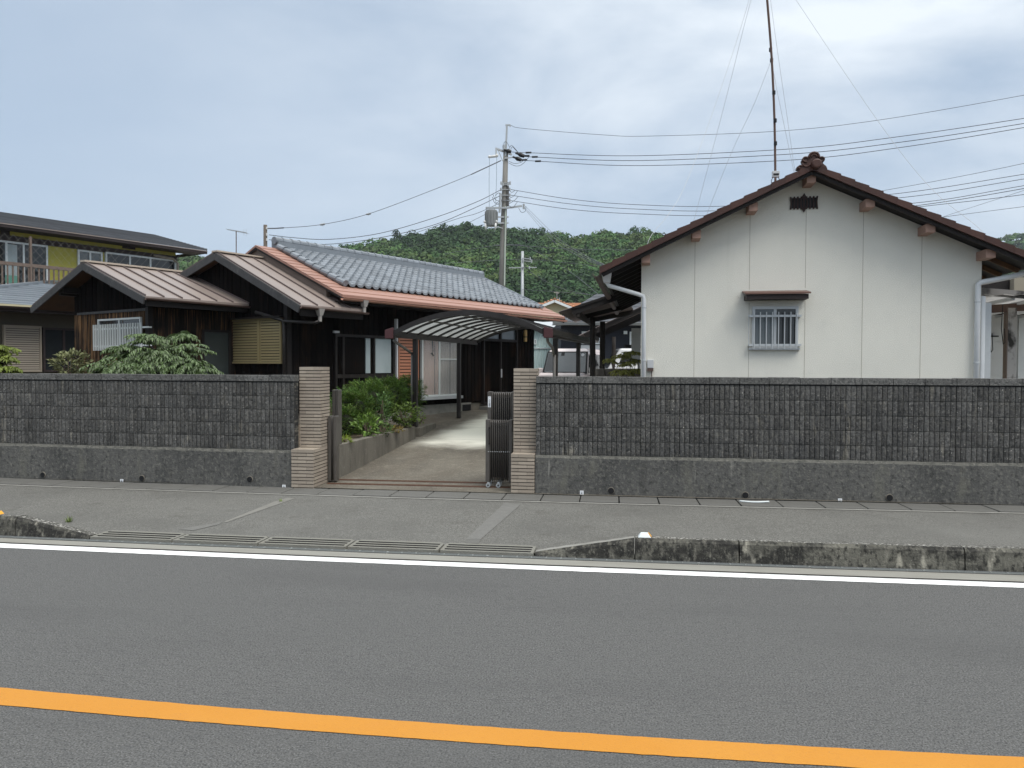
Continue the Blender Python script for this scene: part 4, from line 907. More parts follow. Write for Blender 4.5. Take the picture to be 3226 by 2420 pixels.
# ================================================================== CREAM GABLED HOUSE
YW=13.43
KA=R(-2.3); knd=Vector((math.sin(KA),-math.cos(KA),0)); kL=atY(2020,950,YW); kR=onpl(3091,950,kL,knd)
kC=(kL+kR)/2; kC.z=0; KI=Matrix.Rotation(-KA,3,'Z')
K=thing('gabled_house','cream stucco house with brown tiled gable and one barred window facing the road','house',kC,KA)
hw=Vector((kR.x-kL.x,kR.y-kL.y,0)).length/2; ZA=4.95; PIT=.471
def ku(x): return ZA-PIT*abs(x)             # underside of the roof
def Kp(u,v,off=0): return KI@(onpl(u,v,kC+knd*off,knd)-kC)
KF=((0,0,0),(1,0,0),(0,-1,0))
mb=MB(); pts=[(-hw,0,.2),(hw,0,.2),(hw,0,ku(hw)),(0,0,ZA),(-hw,0,ku(hw))]; mb.prism(pts,(0,9.0,0)); mb.build('stucco_wall',M['stucco'],K)
wx0=Kp(2369,1000).x; wx1=Kp(2514,1000).x; wz0=Kp(2440,1100).z; wz1=Kp(2440,966).z
az=Kp(2440,931).z
mb=MB()
for i in range(1,6):
    x=-hw+2*hw*i/6
    segs=[(.2,ku(x)-.02)]
    if i==2: segs=[(.2,az-.12),(az+.1,ku(x)-.02)]
    if i==3: segs=[(.2,az-.1),(az+.12,Kp(2532,662).z-.0)]
    for s,e in segs: wbox(mb,KF,x-.004,x+.004,s,e,.0,.0025)
mb.build('wall_joints',M['stuccojoint'],K)
# roof: soffit boards, barge boards, stepped tiles
YO=.46; EL=hw+.66
mb=MB()
for s in (-1,1):
    a=(0,-YO,ZA+.012); b_=(s*EL,-YO,ku(EL)+.012); c=(s*EL,9.2,ku(EL)+.012); d=(0,9.2,ZA+.012)
    q=[b_,c,d,a] if s>0 else [a,d,c,b_]
    q=[(x,y,z+.03) for x,y,z in q]; mb.slab(*q,.03)
mb.build('roof_deck',M['darkwood'],K)
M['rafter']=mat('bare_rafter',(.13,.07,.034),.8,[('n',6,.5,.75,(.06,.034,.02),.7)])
for s in (-1,1):
    for i in range(14):
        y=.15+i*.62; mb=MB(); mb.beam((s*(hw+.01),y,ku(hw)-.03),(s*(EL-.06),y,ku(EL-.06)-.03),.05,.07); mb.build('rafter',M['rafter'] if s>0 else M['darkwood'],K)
mb=MB()
for s in (-1,1): mb.beam((s*EL,-YO+.02,ku(EL)-.0),(s*.02,-YO+.02,ZA-.0),.035,.12)
mb.build('barge_board',M['darkwood'],K)
def kz(x): return ku(x)+.05
mb=MB(); nt_=16
for s in (-1,1):
    for i in range(nt_):
        xa=EL+.03-(EL+.03)*i/nt_; xb_=EL+.03-(EL+.03)*(i+1)/nt_
        za,zb_2=kz(xa),kz(xb_)
        # verge tile with a turned-down flank
        yo=-YO-.045-(.004 if i%2 else 0); xq=xb_-.012
        P=[(s*xa,yo,za-.045),(s*xq,yo,kz(xq)-.045),(s*xq,yo,kz(xq)+.05),(s*xa,yo,za+.074)]
        P=[(x,y,max(z,-1)) for x,y,z in P]
        if i==nt_-1: P[1]=(s*.001,yo,kz(0)-.045); P[2]=(s*.001,yo,kz(0)+.06)
        mb.prism(P,(0,.3,0))
        # the field of the roof behind it, rolled tiles simplified to stepped bands
        mb.hexa([(s*xa,-YO+.26,za-.0),(s*xa,9.25,za),(s*xb_,9.25,zb_2),(s*xb_,-YO+.26,zb_2),(s*xa,-YO+.26,za+.075),(s*xa,9.25,za+.075),(s*xb_,9.25,zb_2+.04),(s*xb_,-YO+.26,zb_2+.04)])
mb.build('roof_tiles',M['browntile'],K)
mb=MB()
for i in range(30):
    y=-YO+.25+i*.315; mb.tube([(0,y,ZA+.17),(0,y+.3,ZA+.17)],.085,10)
mb.box(-.12,.12,-YO+.26,9.2,ZA+.03,ZA+.15); mb.build('ridge_tiles',M['browntile'],K)
# ridge end ornament: cloud shaped tile with a round boss
orn=thing_part=MB()
oz=ZA+.1
outl=[(-.36,-.04),(-.36,.03),(-.31,.07),(-.25,.06),(-.235,.12),(-.255,.19),(-.23,.25),(-.17,.285),(-.115,.275),(-.1,.33),(-.06,.385),(0,.41),(.06,.4),(.105,.365),(.135,.31),(.14,.265),(.19,.275),(.235,.255),(.25,.2),(.235,.15),(.2,.115),(.24,.07),(.29,.02),(.3,-.06),(.14,-.01),(0,.06),(-.14,-.01)]
mb=MB(); mb.prism([(x*.7,-YO-.05,oz+z*.62-.06) for x,z in outl],(0,.12,0)); onr=mb.build('ridge_ornament',M['browntile'],K,bevel=.012)
mb=MB()
def arc(cx,cz,r,a0,a1,rad,n=10): mb.tube([(.7*(cx+r*math.cos(a0+(a1-a0)*i/n)),-YO-.055,oz-.06+.62*(cz+r*math.sin(a0+(a1-a0)*i/n))) for i in range(n+1)],rad,6)
arc(0.01,.27,.11,-.3,3.4,.018); arc(0.01,.27,.06,-.2,3.3,.014); arc(-.17,.21,.06,.2,5.2,.015); arc(.175,.2,.055,-2.2,2.9,.015); arc(-.15,.11,.08,3.0,6.0,.012); arc(-.28,.02,.04,.3,4.5,.012)
mb.build('ornament_scrolls',M['browntile'],onr,smooth=True)
mb=MB(); mb.tube([(.035,-YO-.16,oz-.02),(.035,-YO-.145,oz-.02),(.035,-YO-.02,oz-.02)],[.062,.077,.077],20); mb.build('ornament_boss',M['browntile'],onr,smooth=False,bevel=.01)
# purlin ends
for i in range(7):
    x=-hw+2*hw*i/6; x=max(-hw+.075,min(hw-.0,x)) if i<6 else hw-.02
    mb=MB(); zt_=ku(x)-.02; mb.box(x-.07,x+.07,-.38,-.002,zt_-.15,zt_-.012); mb.build('purlin_end',M['purlin'],K,bevel=.004)
# carved vent grille under the ridge
vc=Kp(2532,640); mb=MB()
mb.mi=1; mb.box(vc.x-.2,vc.x+.2,-.012,-.002,vc.z-.085,vc.z+.085); mb.mi=0
for i in range(9):
    f=(i-4)/4; x=vc.x+f*.2; b_=.03*f+ (.02 if i<4 else -.02 if i>4 else 0)
    zz=.105
    mb.prism([(x-.014+b_*.9,-.03,vc.z-zz),(x+.012+b_*.9,-.03,vc.z-zz),(x+.014,-.03,vc.z-.03),(x+.012,-.03,vc.z+.03),(x+.012+b_*.9,-.03,vc.z+zz),(x-.014+b_*.9,-.03,vc.z+zz),(x-.012,-.03,vc.z+.03),(x-.012,-.03,vc.z-.03)],(0,.02,0))
for s in (-1,1):
    z=vc.z+s*.1; mb.prism([(vc.x-.035,-.034,z),(vc.x,-.034,z-.06),(vc.x+.035,-.034,z),(vc.x,-.034,z+.06)],(0,.02,0))
M['ventbrown']=mat('carved_vent',(.03,.011,.008),.5)
mb.build('gable_vent',[M['ventbrown'],M['black']],K)
# awning over the window
ax0=Kp(2345,930,.3).x; ax1=Kp(2553,925,.3).x
mb=MB(); mb.hexa([(ax0,-.36,az-.005),(ax1,-.36,az-.005),(ax1,-.002,az+.05),(ax0,-.002,az+.05),(ax0,-.36,az+.022),(ax1,-.36,az+.022),(ax1,-.002,az+.08),(ax0,-.002,az+.08)])
aw=mb.build('window_awning',mat('red_brown_sheet',(.15,.085,.068),.5),K)
mb=MB(); mb.box(ax0+.03,ax1-.03,-.33,-.003,az-.085,az-.008); mb.build('awning_fascia',M['darkbrown'],aw)
# barred window
wf=window(K,KF,wx0,wx1,wz0+.02,wz1,M['alu'],M['greyglass'],fw=.045,depth=.045,glass2=M['glass'])
mb=MB(); wbox(mb,KF,wx0-.05,wx1+.03,wz0-.012,wz0+.018,.0,.06); mb.build('window_sill',M['alu'],wf)
gx0=Kp(2361,1000,.12).x; gx1=Kp(2526,1000,.12).x; gz0=Kp(2440,1099,.12).z; gz1=Kp(2440,983,.12).z
mb=MB()
for i in range(8):
    x=Kp(2376.5+19.15*i,1000,.12).x; mb.tube([(x,-.125,gz0),(x,-.125,gz1)],.0085,8)
mb.tube([(gx0-.005,-.09,gz0+.05),(gx0-.005,-.09,gz1-.04)],.006,6)
for z in (gz1-.065,gz0+.062): mb.box(gx0,gx1,-.116,-.1,z-.018,z+.018); mb.box(gx0,gx0+.03,-.1,-.002,z-.015,z+.015); mb.box(gx1-.03,gx1,-.1,-.002,z-.015,z+.015)
mb.build('window_grille',M['alu'],K)
# gutters and downpipes
zl=ku(EL)+.02
for s in (-1,1):
    mb=MB(); gutter_half(mb,(s*(EL+.085),-YO-.02,zl-.02),(s*(EL+.085),9.2,zl-.04),.06); mb.build('eave_gutter',M['gutterbrown'],K)
def Kq(u,v,off): P=Kp(u,v,off); return Vector((P.x,-off,P.z))
g0=Kq(1908,873,.22); 
mb=MB(); x,z=g0.x,g0.z
mb.hexa([(x-.035,-.28,z-.1),(x+.075,-.28,z-.1),(x+.075,-.15,z-.1),(x-.035,-.15,z-.1),(x-.07,-.33,z+.08),(x+.1,-.33,z+.08),(x+.1,-.12,z+.08),(x-.07,-.12,z+.08)]); mb.build('rain_hopper',M['whitepvc'],K,bevel=.012)
mb=MB(); q=[Kq(1912,889,.2),Kq(1918,900,.19),Kq(2010,927,.1),Kq(2026,933,.09),Kq(2029,945,.09)]; dn=Kq(2029,945,.09)
mb.tube(q+[Vector((dn.x+.01,-.09,.2))],.037,12); mb.build('downpipe',M['whitepvc'],K,smooth=True)
mb=MB()
for v in (970,1137): z=Kq(2031,v,.09).z; mb.tube([(dn.x+.005,-.09,z-.009),(dn.x+.005,-.09,z+.009)],.043,12); mb.box(dn.x,dn.x+.01,-.09,0,z-.008,z+.008)
mb.build('pipe_clips',M['alu'],K)
q=[Kq(3226,862,.12),Kq(3180,873,.1),Kq(3090,890,.08),Kq(3082,897,.07),Kq(3081,905,.07)]; dn=q[-1]
mb=MB(); mb.tube([q[0]+(q[0]-q[2])*.6]+q+[Vector((dn.x-.0,-.07,.2))],.042,12); mb.build('downpipe',M['whitepvc'],K,smooth=True)
mb=MB()
for v in (952,1144): z=Kq(3081,v,.07).z; mb.tube([(dn.x,-.07,z-.009),(dn.x,-.07,z+.009)],.049,12)
mb.build('pipe_clips',M['alu'],K)
xx_=Kq(3098,1000,.05).x; zt_=Kq(3098,932,.05).z
mb=MB(); mb.box(xx_-.02,xx_+.05,-.02,.09,.2,zt_); mb.build('cable_duct',M['whitepvc'],K,bevel=.02)
xx_=Kq(3111,1000,-.2).x; zt_=Kq(3111,954,-.2).z
mb=MB(); mb.box(xx_-.06,xx_+.06,.2,.32,.2,zt_); mb.build('grey_duct',M['alu'],K,bevel=.006)
b0=Kp(2049,1147); mb=MB(); mb.box(b0.x-.055,b0.x+.055,-.07,-.002,b0.z-.07,b0.z+.075); eb=mb.build('meter_box',M['siding'],K,bevel=.008)
mb=MB(); mb.box(b0.x-.05,b0.x+.05,-.065,-.003,b0.z-.12,b0.z-.071); mb.tube([(b0.x+.02,-.04,b0.z-.12),(b0.x+.03,-.03,b0.z-.3),(b0.x+.05,-.02,b0.z-.5)],.009,6); mb.build('meter_cable',M['gutterbrown'],eb)
# ================================================================== YELLOW TWO-STOREY HOUSE
PY=camxy(-15.75,27)
Yh=thing('two_storey_house','yellow-green two-storey house with balcony rail and slate roof, behind the charred-timber house','house',PY,-HA)
def Yp(u,v,p=0): 
    P=onpl(u,v,PY+HM@Vector((p,0,0)),HM@Vector((1,0,0))); return HI@(P-PY)
YF=((0,0,0),(0,1,0),(1,0,0))
te=Yp(554,800).y
# roof
e1=Yp(0,704,.9); e2=Yp(653,797,.9); ez=(e1.z+e2.z)/2; tr=e2.y
mb=MB(); mb.box(-6,-.01,-9,te,.2,ez-.03); mb.build('upper_wall',M['yellow'],Yh)
slp=.245
mb=MB(); ZR=ez+.12
def yz(x): return ZR+slp*(.9-x)
mb.slab((.9,-10,ZR),(.9,tr,ZR),(-3,tr,yz(-3)),(-3,-10,yz(-3)),.06)
mb.slab((-3,-10,yz(-3)),(-3,tr,yz(-3)),(-6.9,tr,ZR),(-6.9,-10,ZR),.06)
for i in range(16):
    x0=.9-3.9*i/16; x1=.9-3.9*(i+1)/16
    mb.hexa([(x0,-10,yz(x0)),(x0,tr+.003,yz(x0)),(x1,tr+.003,yz(x1)),(x1,-10,yz(x1)),(x0,-10,yz(x0)+.022),(x0,tr+.003,yz(x0)+.022),(x1,tr+.003,yz(x1)+.002),(x1,-10,yz(x1)+.002)])
mb.build('slate_roof',M['slate'],Yh)
mb=MB(); mb.box(.84,.9,-10,tr,ZR-.19,ZR-.065); mb.box(-6.8,.83,tr-.05,tr-.01,ZR-.18,ZR-.065); mb.box(.01,.83,-10,tr-.06,ZR-.17,ZR-.155); mb.build('fascia_board',M['darkbrown'],Yh)
mb=MB(); mb.box(.905,.92,-10,tr,ZR-.1,ZR-.07); mb.build('drip_edge',M['beigeroof'],Yh)
# dark band, windows
zb1=Yp(100,751).z; zb0=Yp(100,768).z
mb=MB(); wbox(mb,YF,-9,te+.03,zb0,zb1,.0,.06); mb.build('dark_band',M['darkbrown'],Yh)
a=Yp(-60,760); b_=Yp(148,777); z1=Yp(100,769).z; z0=Yp(100,912).z
yw=window(Yh,YF,a.y,b_.y,z0,z1,M['whitetrim'],M['glass'],fw=.06,depth=.07,mull=(.36,.62),name='balcony_window')
mb=MB(); wbox(mb,YF,Yp(14,800).y,Yp(52,800).y,z0+.1,z1-.1,.03,.05); mb.build('curtain',M['frost'],yw)
M['teal']=mat('teal_bin',(.12,.3,.24),.5)
mb=MB(); wbox(mb,YF,Yp(14,870).y,Yp(52,870).y,Yp(30,892).z,Yp(30,868).z,.055,.065); mb.build('teal_panel',M['teal'],yw)
a=Yp(242,790); b_=Yp(320,797); z1=Yp(280,791).z; z0=z1-1.05
window(Yh,YF,a.y,b_.y,z0,z1,M['whitetrim'],M['greyglass'],fw=.06,depth=.08)
a=Yp(329,797); b_=Yp(552,821); z1=Yp(440,807).z; z0=Yp(440,842).z-.15
window(Yh,YF,a.y,b_.y,z0,z1,M['whitetrim'],M['glass'],fw=.06,depth=.08,mull=(.33,.62))
for (u0,u1) in ((0,30),(385,425)):
    mb=MB(); zz=Yp((u0+u1)/2,733 if u0==0 else 777).z; wbox(mb,YF,Yp(u0,760).y,Yp(u1,760).y,zz-.09,zz+.09,.0,.03); mb.build('soffit_vent',M['darkbrown'],Yh)
# gutter pipe at the corner
mb=MB(); p1=Yp(484,804,.2); p2=Yp(545,816,.2); p3=Yp(560,830,.2); mb.tube([p1,p2,p3,Vector((p3.x,p3.y,2))],.05,8); mb.build('downpipe',M['shuttergrey'],Yh,smooth=True)
# balcony rail
BP=1.1
BF=((BP,0,0),(0,1,0),(1,0,0))
r1=Yp(-30,826,BP); r2=Yp(244,846,BP); zr=(Yp(50,833,BP).z)
mb=MB(); wbox(mb,BF,-9,r2.y+2,zr-.05,zr+.06,-.04,.04); wbox(mb,BF,-9,r2.y+2,zr-1.0,zr-.93,-.03,.03); br=mb.build('balcony_rail',M['railbrown'],Yh)
mb=MB(); tt=Yp(2,860,BP).y-1.2
while tt<r2.y+1.9:
    wbox(mb,BF,tt-.022,tt+.022,zr-.93,zr-.05,-.018,.018); tt+=.152*1.02
mb.build('balusters',M['railbrown'],br)
mb=MB(); pt=Yp(96,800,BP).y; wbox(mb,BF,pt-.03,pt+.03,zr-1,Yp(96,746,BP).z,-.045,.045); mb.build('balcony_post',M['railbrown'],Yh)
mb=MB(); mb.box(.0,BP+.1,-9,r2.y+2,zr-1.12,zr-1.0); mb.build('balcony_floor',M['darkbrown'],Yh)
# fine diamond mesh hung in front of the balcony
mb=MB(); s0=-5.0; zt_=Yp(96,746,BP).z; zbm=zr-.95; hgt=zt_-zbm
k=s0
while k<r2.y+2.6:
    mb.beam((BP+.06,k,zbm),(BP+.06,k+hgt*.9,zt_),.004,.004,(1,0,0)); mb.beam((BP+.065,k,zbm),(BP+.065,k-hgt*.9,zt_),.004,.004,(1,0,0)); k+=.26
mb.build('bird_netting',M['wirefence'],Yh)
# projecting ground floor with hipped blue-grey roof
GP=4.0; ge=4.75
apx=Yp(163,890,.6)
ezl=Yp(100,966,ge).z
GFy=((GP,0,0),(0,1,0),(1,0,0))
mb=MB(); mb.box(.0,GP-.02,-8,3.2,.2,ezl-.02); mb.build('ground_floor_wall',M['beigewall'],Yh)
L_=ge-.6; m_=(apx.z-ezl)/L_
mb=MB(); nn=13
tc_=apx.y-L_*1.35
for i in range(nn):
    x0=ge-L_*i/nn; x1=ge-L_*(i+1)/nn; z0=ezl+m_*(ge-x0); z1=ezl+m_*(ge-x1)
    ta=tc_+(apx.y-tc_)*i/nn; tb=tc_+(apx.y-tc_)*(i+1)/nn
    mb.hexa([(x0,ta,z0-.02),(x0,4.6,z0-.02),(x1,4.6,z1-.02),(x1,tb,z1-.02),(x0,ta,z0+.055),(x0,4.6,z0+.055),(x1,4.6,z1+.006),(x1,tb,z1+.006)])
    mb.hexa([(x0,ta,z0-.02),(x1,tb,z1-.02),(-1,tb,z1-.02),(-1,ta,z0-.02),(x0,ta,z0+.03),(x1,tb,z1+.006),(-1,tb,z1+.006),(-1,ta,z0+.03)])
mb.build('hipped_roof',M['bluetile'],Yh)
mb=MB(); mb.beam((ge,tc_,ezl+.05),(.6,apx.y,apx.z+.05),.22,.06); mb.beam((.6,apx.y,apx.z+.05),(.6,4.6,apx.z+.05),.2,.06); mb.build('hip_capping',M['bluetile'],Yh)
mb=MB(); mb.box(ge+.0,ge+.03,tc_,4.6,ezl-.02,ezl+.03); mb.build('eave_flashing',M['creamwall'],Yh)
mb=MB(); gutter_half(mb,(ge+.07,tc_,ezl-.03),(ge+.07,4.6,ezl-.05),.06); mb.box(ge-.06,ge-.02,tc_,4.6,ezl-.16,ezl-.03); mb.box(GP,ge-.06,tc_,4.6,ezl-.14,ezl-.12); mb.build('eave_gutter',M['darkbrown'],Yh)
a=Yp(6,1030,GP); b_=Yp(125,1030,GP); z1=Yp(60,1029,GP).z; z0=Yp(60,1170,GP).z
mb=MB(); wframe(mb,GFy,a.y,b_.y,z0-.02,z1+.03,.05,.0,.12); louvre(mb,GFy,a.y+.05,b_.y-.05,z0,z1,.063,.05,.1); mb.build('slatted_shutter',[M['shuttergrey'],M['shuttergrey'],M['black']],Yh)
a=Yp(131,1034,GP); b_=Yp(262,1034,GP)
window(Yh,GFy,a.y,b_.y,z0-.02,z1+.0,M['darkbrown'],M['glass'],fw=.06,depth=.09,rail=.3)
# ================================================================== ARCHED CARPORT
cA=math.atan2(.235,.97)                     # axis, to the right of the view axis
CPo=camxy(-2.15,17.1); crot=-(cA-YAW)
CP=thing('arched_carport','dark bronze carport with curved translucent roof on four posts beside the timber house','carport',CPo,crot)
WD=3.16; ZB=2.5; F0,F1=-1.27,4.85; RISE=.41
def arch(f): return ZB+.02+RISE*(1-(2*f-1)**2)+.0
for (x,y) in ((0,0),(0,3.2),(WD,0),(WD,3.2)):
    mb=MB(); mb.box(x-.047,x+.047,y-.055,y+.055,.1,ZB-.1); p=mb.build('post',M['bronze'],CP,bevel=.006)
    if x==0 and y==0:
        mb=MB(); mb.tube([(x-.085,y+.02,.22),(x-.085,y+.02,ZB-.42)],.028,10); mb.tube([(x-.085,.03,ZB-.42),(x-.1,-1.0,ZB-.16)],.03,8); mb.build('rain_pipe',M['pipegrey'],p,smooth=True)
    if x>1 and y==0:
        mb=MB(); mb.tube([(x-.02,-.06-.03,ZB-.45),(x-.0,-.35,ZB-.3),(x+.02,-.95,ZB-.2),(x+.03,-1.1,ZB-.1)],.03,8); mb.tube([(x,-.09,ZB-.45),(x,-.09,.2)],.03,8); mb.build('rain_pipe',M['pipegrey'],p,smooth=True)
for x in (-.02,WD+.02):
    mb=MB(); mb.box(x-.05,x+.05,F0,F1,ZB-.1,ZB+.06); s=-1 if x<1 else 1
    mb.box(min(x+s*.05,x+s*.14),max(x+s*.05,x+s*.14),F0+.05,F1,ZB-.06,ZB+.05); mb.build('eave_beam',M['bronze'],CP,bevel=.004)
for x in (-.09,WD+.09):
    mb=MB(); s=-1 if x<1 else 1
    mb.prism([(x-.09*1,F0-.03,ZB-.13),(x+.09,F0-.03,ZB-.13),(x+.09,F0-.03,ZB+(.1 if s<0 else .05)),(x-.09,F0-.03,ZB+(.05 if s<0 else .1))],(0,.07,0)); mb.build('beam_end_cap',M['maroon'],CP,bevel=.01)
nseg=16; nrib=10
for i in range(nrib):
    y=F0+(F1-F0)*i/(nrib-1); mb=MB(); hh=.09 if i in(0,nrib-1) else .05; w=.05 if i in (0,nrib-1) else .045
    y=min(max(y,F0+.025),F1-.025)
    for k in range(nseg):
        f0,f1=k/nseg,(k+1)/nseg
        a=(WD*f0,y,arch(f0)); b_=(WD*f1,y,arch(f1))
        mb.hexa([(a[0],y-w/2,a[2]-hh),(b_[0],y-w/2,b_[2]-hh),(b_[0],y+w/2,b_[2]-hh),(a[0],y+w/2,a[2]-hh),(a[0],y-w/2,a[2]+.015),(b_[0],y-w/2,b_[2]+.015),(b_[0],y+w/2,b_[2]+.015),(a[0],y+w/2,a[2]+.015)])
    mb.build('roof_rib',M['bronze'],CP)
for f in (.2,.4,.6,.8):
    mb=MB(); mb.beam((WD*f,F0+.05,arch(f)-.03),(WD*f,F1-.05,arch(f)-.03),.04,.03); mb.build('roof_purlin',M['gatebronze'],CP)
for i in range(nrib-1):
    y0=F0+(F1-F0)*i/(nrib-1)+.02; y1=F0+(F1-F0)*(i+1)/(nrib-1)-.02; mb=MB()
    mb.strip([(WD*k/nseg,y0,arch(k/nseg)-.004) for k in range(nseg+1)],[(WD*k/nseg,y1,arch(k/nseg)-.004) for k in range(nseg+1)]); mb.build('roof_panel',M['poly'],CP,smooth=True)
# ================================================================== LOG POST CANOPIES
def canopy(label,L0,L1,R0,R1,posts,nx=10):
    # L0,L1: low eave near/far, R0,R1: high edge near/far (world points)
    t=thing('log_canopy',label,'canopy',(L0.x,L0.y,0)); o=Vector((L0.x,L0.y,0))
    a,b_,c,d=[p-o for p in (L0,R0,R1,L1)]
    mb=MB(); n=18; A=[];B=[]
    for i in range(n+1):
        f=i/n; zz=.018*(1 if i%2 else -1); A.append(a.lerp(d,f)+Vector((0,0,zz))); B.append(b_.lerp(c,f)+Vector((0,0,zz)))
    out=(a-b_).normalized()*.35
    A2=[x+out for x in A]; mb.strip(A2,A); mb.strip(A,B)
    A3=[x+Vector((0,0,.02)) for x in A2]; B3=[x+Vector((0,0,.02)) for x in B]; mb.strip(A3,B3)
    mb.build('corrugated_roof',M['corr'],t)
    dn=Vector((0,0,-.09)); mb=MB(); mb.beam(a+dn,b_+dn,.05,.16); mb.build('front_rafter',M['darkwood'],t); mb=MB(); mb.beam(a+dn*.2-Vector((0,.02,0)),b_+dn*.2-Vector((0,.02,0)),.09,.05)
    mb.build('verge_cap',M['darkwood'],t)
    m1_=a.lerp(d,.5); m2_=b_.lerp(c,.5); mb=MB(); mb.beam(m1_+dn*1.2,m2_+dn*1.2,.05,.12); mb.build('middle_rafter',M['darkwood'],t); mb=MB(); mb.beam(d+dn,c+dn,.05,.14); mb.build('rear_rafter',M['darkwood'],t)
    mb=MB(); mb.beam(a.lerp(b_,.12)+dn*2.1,d.lerp(c,.12)+dn*2.1,.09,.12); mb.build('eave_beam',M['logwood'],t)
    for (P,r,top) in posts:
        mb=MB(); q=P-o; pts=[];rs=[]; n=9
        for i in range(n): 
            f=i/(n-1); pts.append((q.x+random.uniform(-.008,.008),q.y,.3+(top-.3)*f)); rs.append(r*(1.06-.1*f)*random.uniform(.97,1.03))
        mb.tube(pts,rs,12)
        for k in range(4): mb.sphere((q.x-r*.8*random.choice((-1,1)),q.y-r*.4,random.uniform(1.6,top-.4)),.028,(1,1,1),6,4)
        mb.build('log_post',M['logwood'],t,smooth=True)
    return t
canopy('dark lean-to canopy on two log posts against the cream house',atd(1803,969,17.3),atd(1845,1003,23.5),atd(1947,921,17.3),atd(1995,975,23.5),
    [(atd(1867,1100,19),.072,3.02),(atd(1898,1100,20.6),.072,3.0)])
canopy('lower dark canopy on one crooked log post, farther back beside the white truck',atd(1842,1050,25.5),atd(1862,1062,29),atd(2030,962,25.5),atd(2045,985,29),[(atd(1933,1120,25.8),.07,2.78)])
mb=MB(); P=atd(1880,1120,18); 
# ================================================================== VEHICLES
def facepanel(mb,q,u0,u1,v0,v1,off,th=.01):
    a,b_,c,d=[Vector(x) for x in q]; P=lambda u,v:(a.lerp(b_,u)).lerp(d.lerp(c,u),v)
    n=(b_-a).cross(d-a).normalized()
    p=[P(u0,v0),P(u1,v0),P(u1,v1),P(u0,v1)]
    mb.hexa([x+n*off for x in p]+[x+n*(off+th) for x in p])
def wheel(t,x,y,r=.27):
    s=1 if x>0 else -1; mb=MB(); mb.tube([(x-.075,y,r),(x+.075,y,r)],r,20); w=mb.build('wheel',M['rubber'],t,bevel=.015)
    mb=MB(); mb.tube([(x+s*.06,y,r),(x+s*.082,y,r)],r*.62,16); mb.build('wheel_rim',M['alu'],w)
# pale pink boxy van, nose towards the street
vr=camxy(.64,22.75); vang=-(math.atan2(1.09,3.1)-YAW)
V=thing('parked_van','pale pink boxy van parked under the carport end, windscreen towards the street','van',(vr.x,vr.y,.54),vang)
def hexq(mb,y0,y1,x0,x1,z0,ty0,ty1,tx0,tx1,z1):
    p=[(x0,y0,z0),(x1,y0,z0),(x1,y1,z0),(x0,y1,z0),(tx0,ty0,z1),(tx1,ty0,z1),(tx1,ty1,z1),(tx0,ty1,z1)]; mb.hexa(p); return p
VX=1.475
mb=MB(); hexq(mb,0,3.38,0,VX,.24,.05,3.36,.02,VX-.02,.98); mb.build('body',M['carpink'],V,bevel=.09)
mb=MB(); hexq(mb,.06,.95,.06,VX-.06,.93,.12,1.0,.1,VX-.1,1.06); mb.build('bonnet',M['carpink'],V,bevel=.06)
mb=MB(); g=hexq(mb,.72,3.34,.03,VX-.03,.95,1.12,3.26,.1,VX-.1,1.72); mb.build('cabin',M['carpink'],V,bevel=.07)
mb=MB(); hexq(mb,1.1,3.24,.1,VX-.1,1.70,1.3,3.1,.2,VX-.2,1.80); mb.build('roof',M['carpink'],V,bevel=.05)
ws=[g[0],g[1],g[5],g[4]]
mb=MB(); facepanel(mb,ws,.0,1,.1,.97,.006); mb.build('windscreen_surround',M['black'],V)
mb=MB(); facepanel(mb,ws,.04,.96,.16,.92,.02); wsn=mb.build('windscreen',M['greyglass'],V)
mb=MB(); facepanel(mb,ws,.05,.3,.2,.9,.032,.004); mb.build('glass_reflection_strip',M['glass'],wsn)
mb=MB(); facepanel(mb,ws,.36,.44,.8,.92,.032,.006); mb.build('mirror_mount',M['black'],wsn)
mb=MB(); c_=[Vector(x) for x in ws]; P=(c_[0].lerp(c_[1],.88)).lerp(c_[3].lerp(c_[2],.88),.83); nrm=(c_[1]-c_[0]).cross(c_[3]-c_[0]).normalized()
mb.tube([P+nrm*.03,P+nrm*.036],.05,16); mb.build('round_sticker',M['plate'],wsn)
for s,q in ((1,[g[1],g[2],g[6],g[5]]),(-1,[g[3],g[0],g[4],g[7]])):
    r_=(lambda a,b_:(a,b_)) if s>0 else (lambda a,b_:(1-b_,1-a))
    for (a,b_) in ((.04,.14),(.17,.47),(.5,.75),(.78,.97)):
        u0,u1=r_(a,b_); mb=MB(); facepanel(mb,q,u0,u1,.14,.86,.006); mb.build('side_window',M['glass'] if a<.7 else M['greyglass'],V)
    mb=MB(); x=VX+.09 if s>0 else -.09; mb.box(x-.09,x+.09,.92,1.06,1.02,1.2); mir=mb.build('door_mirror',M['carpink'],V,bevel=.03)
    mb=MB(); mb.box(x-.05,x+.05,.93,1.05,.98,1.02); mb.build('mirror_arm',M['black'],mir)
    for yy_ in (1.85,2.95):
        mb=MB(); xx_=VX if s>0 else 0; mb.box(xx_-.02,xx_+.03,yy_-.09,yy_+.09,.86,.9); mb.build('door_handle',M['alu'],V)
for x in (.16,VX-.16):
    mb=MB(); mb.box(x-.13,x+.13,.0,.1,.74,.92); mb.build('headlight',M['lamp'],V,bevel=.02)
mb=MB(); mb.box(.35,VX-.35,.0,.05,.7,.86); mb.build('grille',M['black'],V)
for x in (.03,VX-.03):
    for y in (.55,2.85): wheel(V,x,y)
mb=MB(); mb.box(VX-.12,VX-.03,3.36,3.4,.62,1.0); mb.build('tail_light',mat('red_lens',(.3,.02,.02),.2),V)
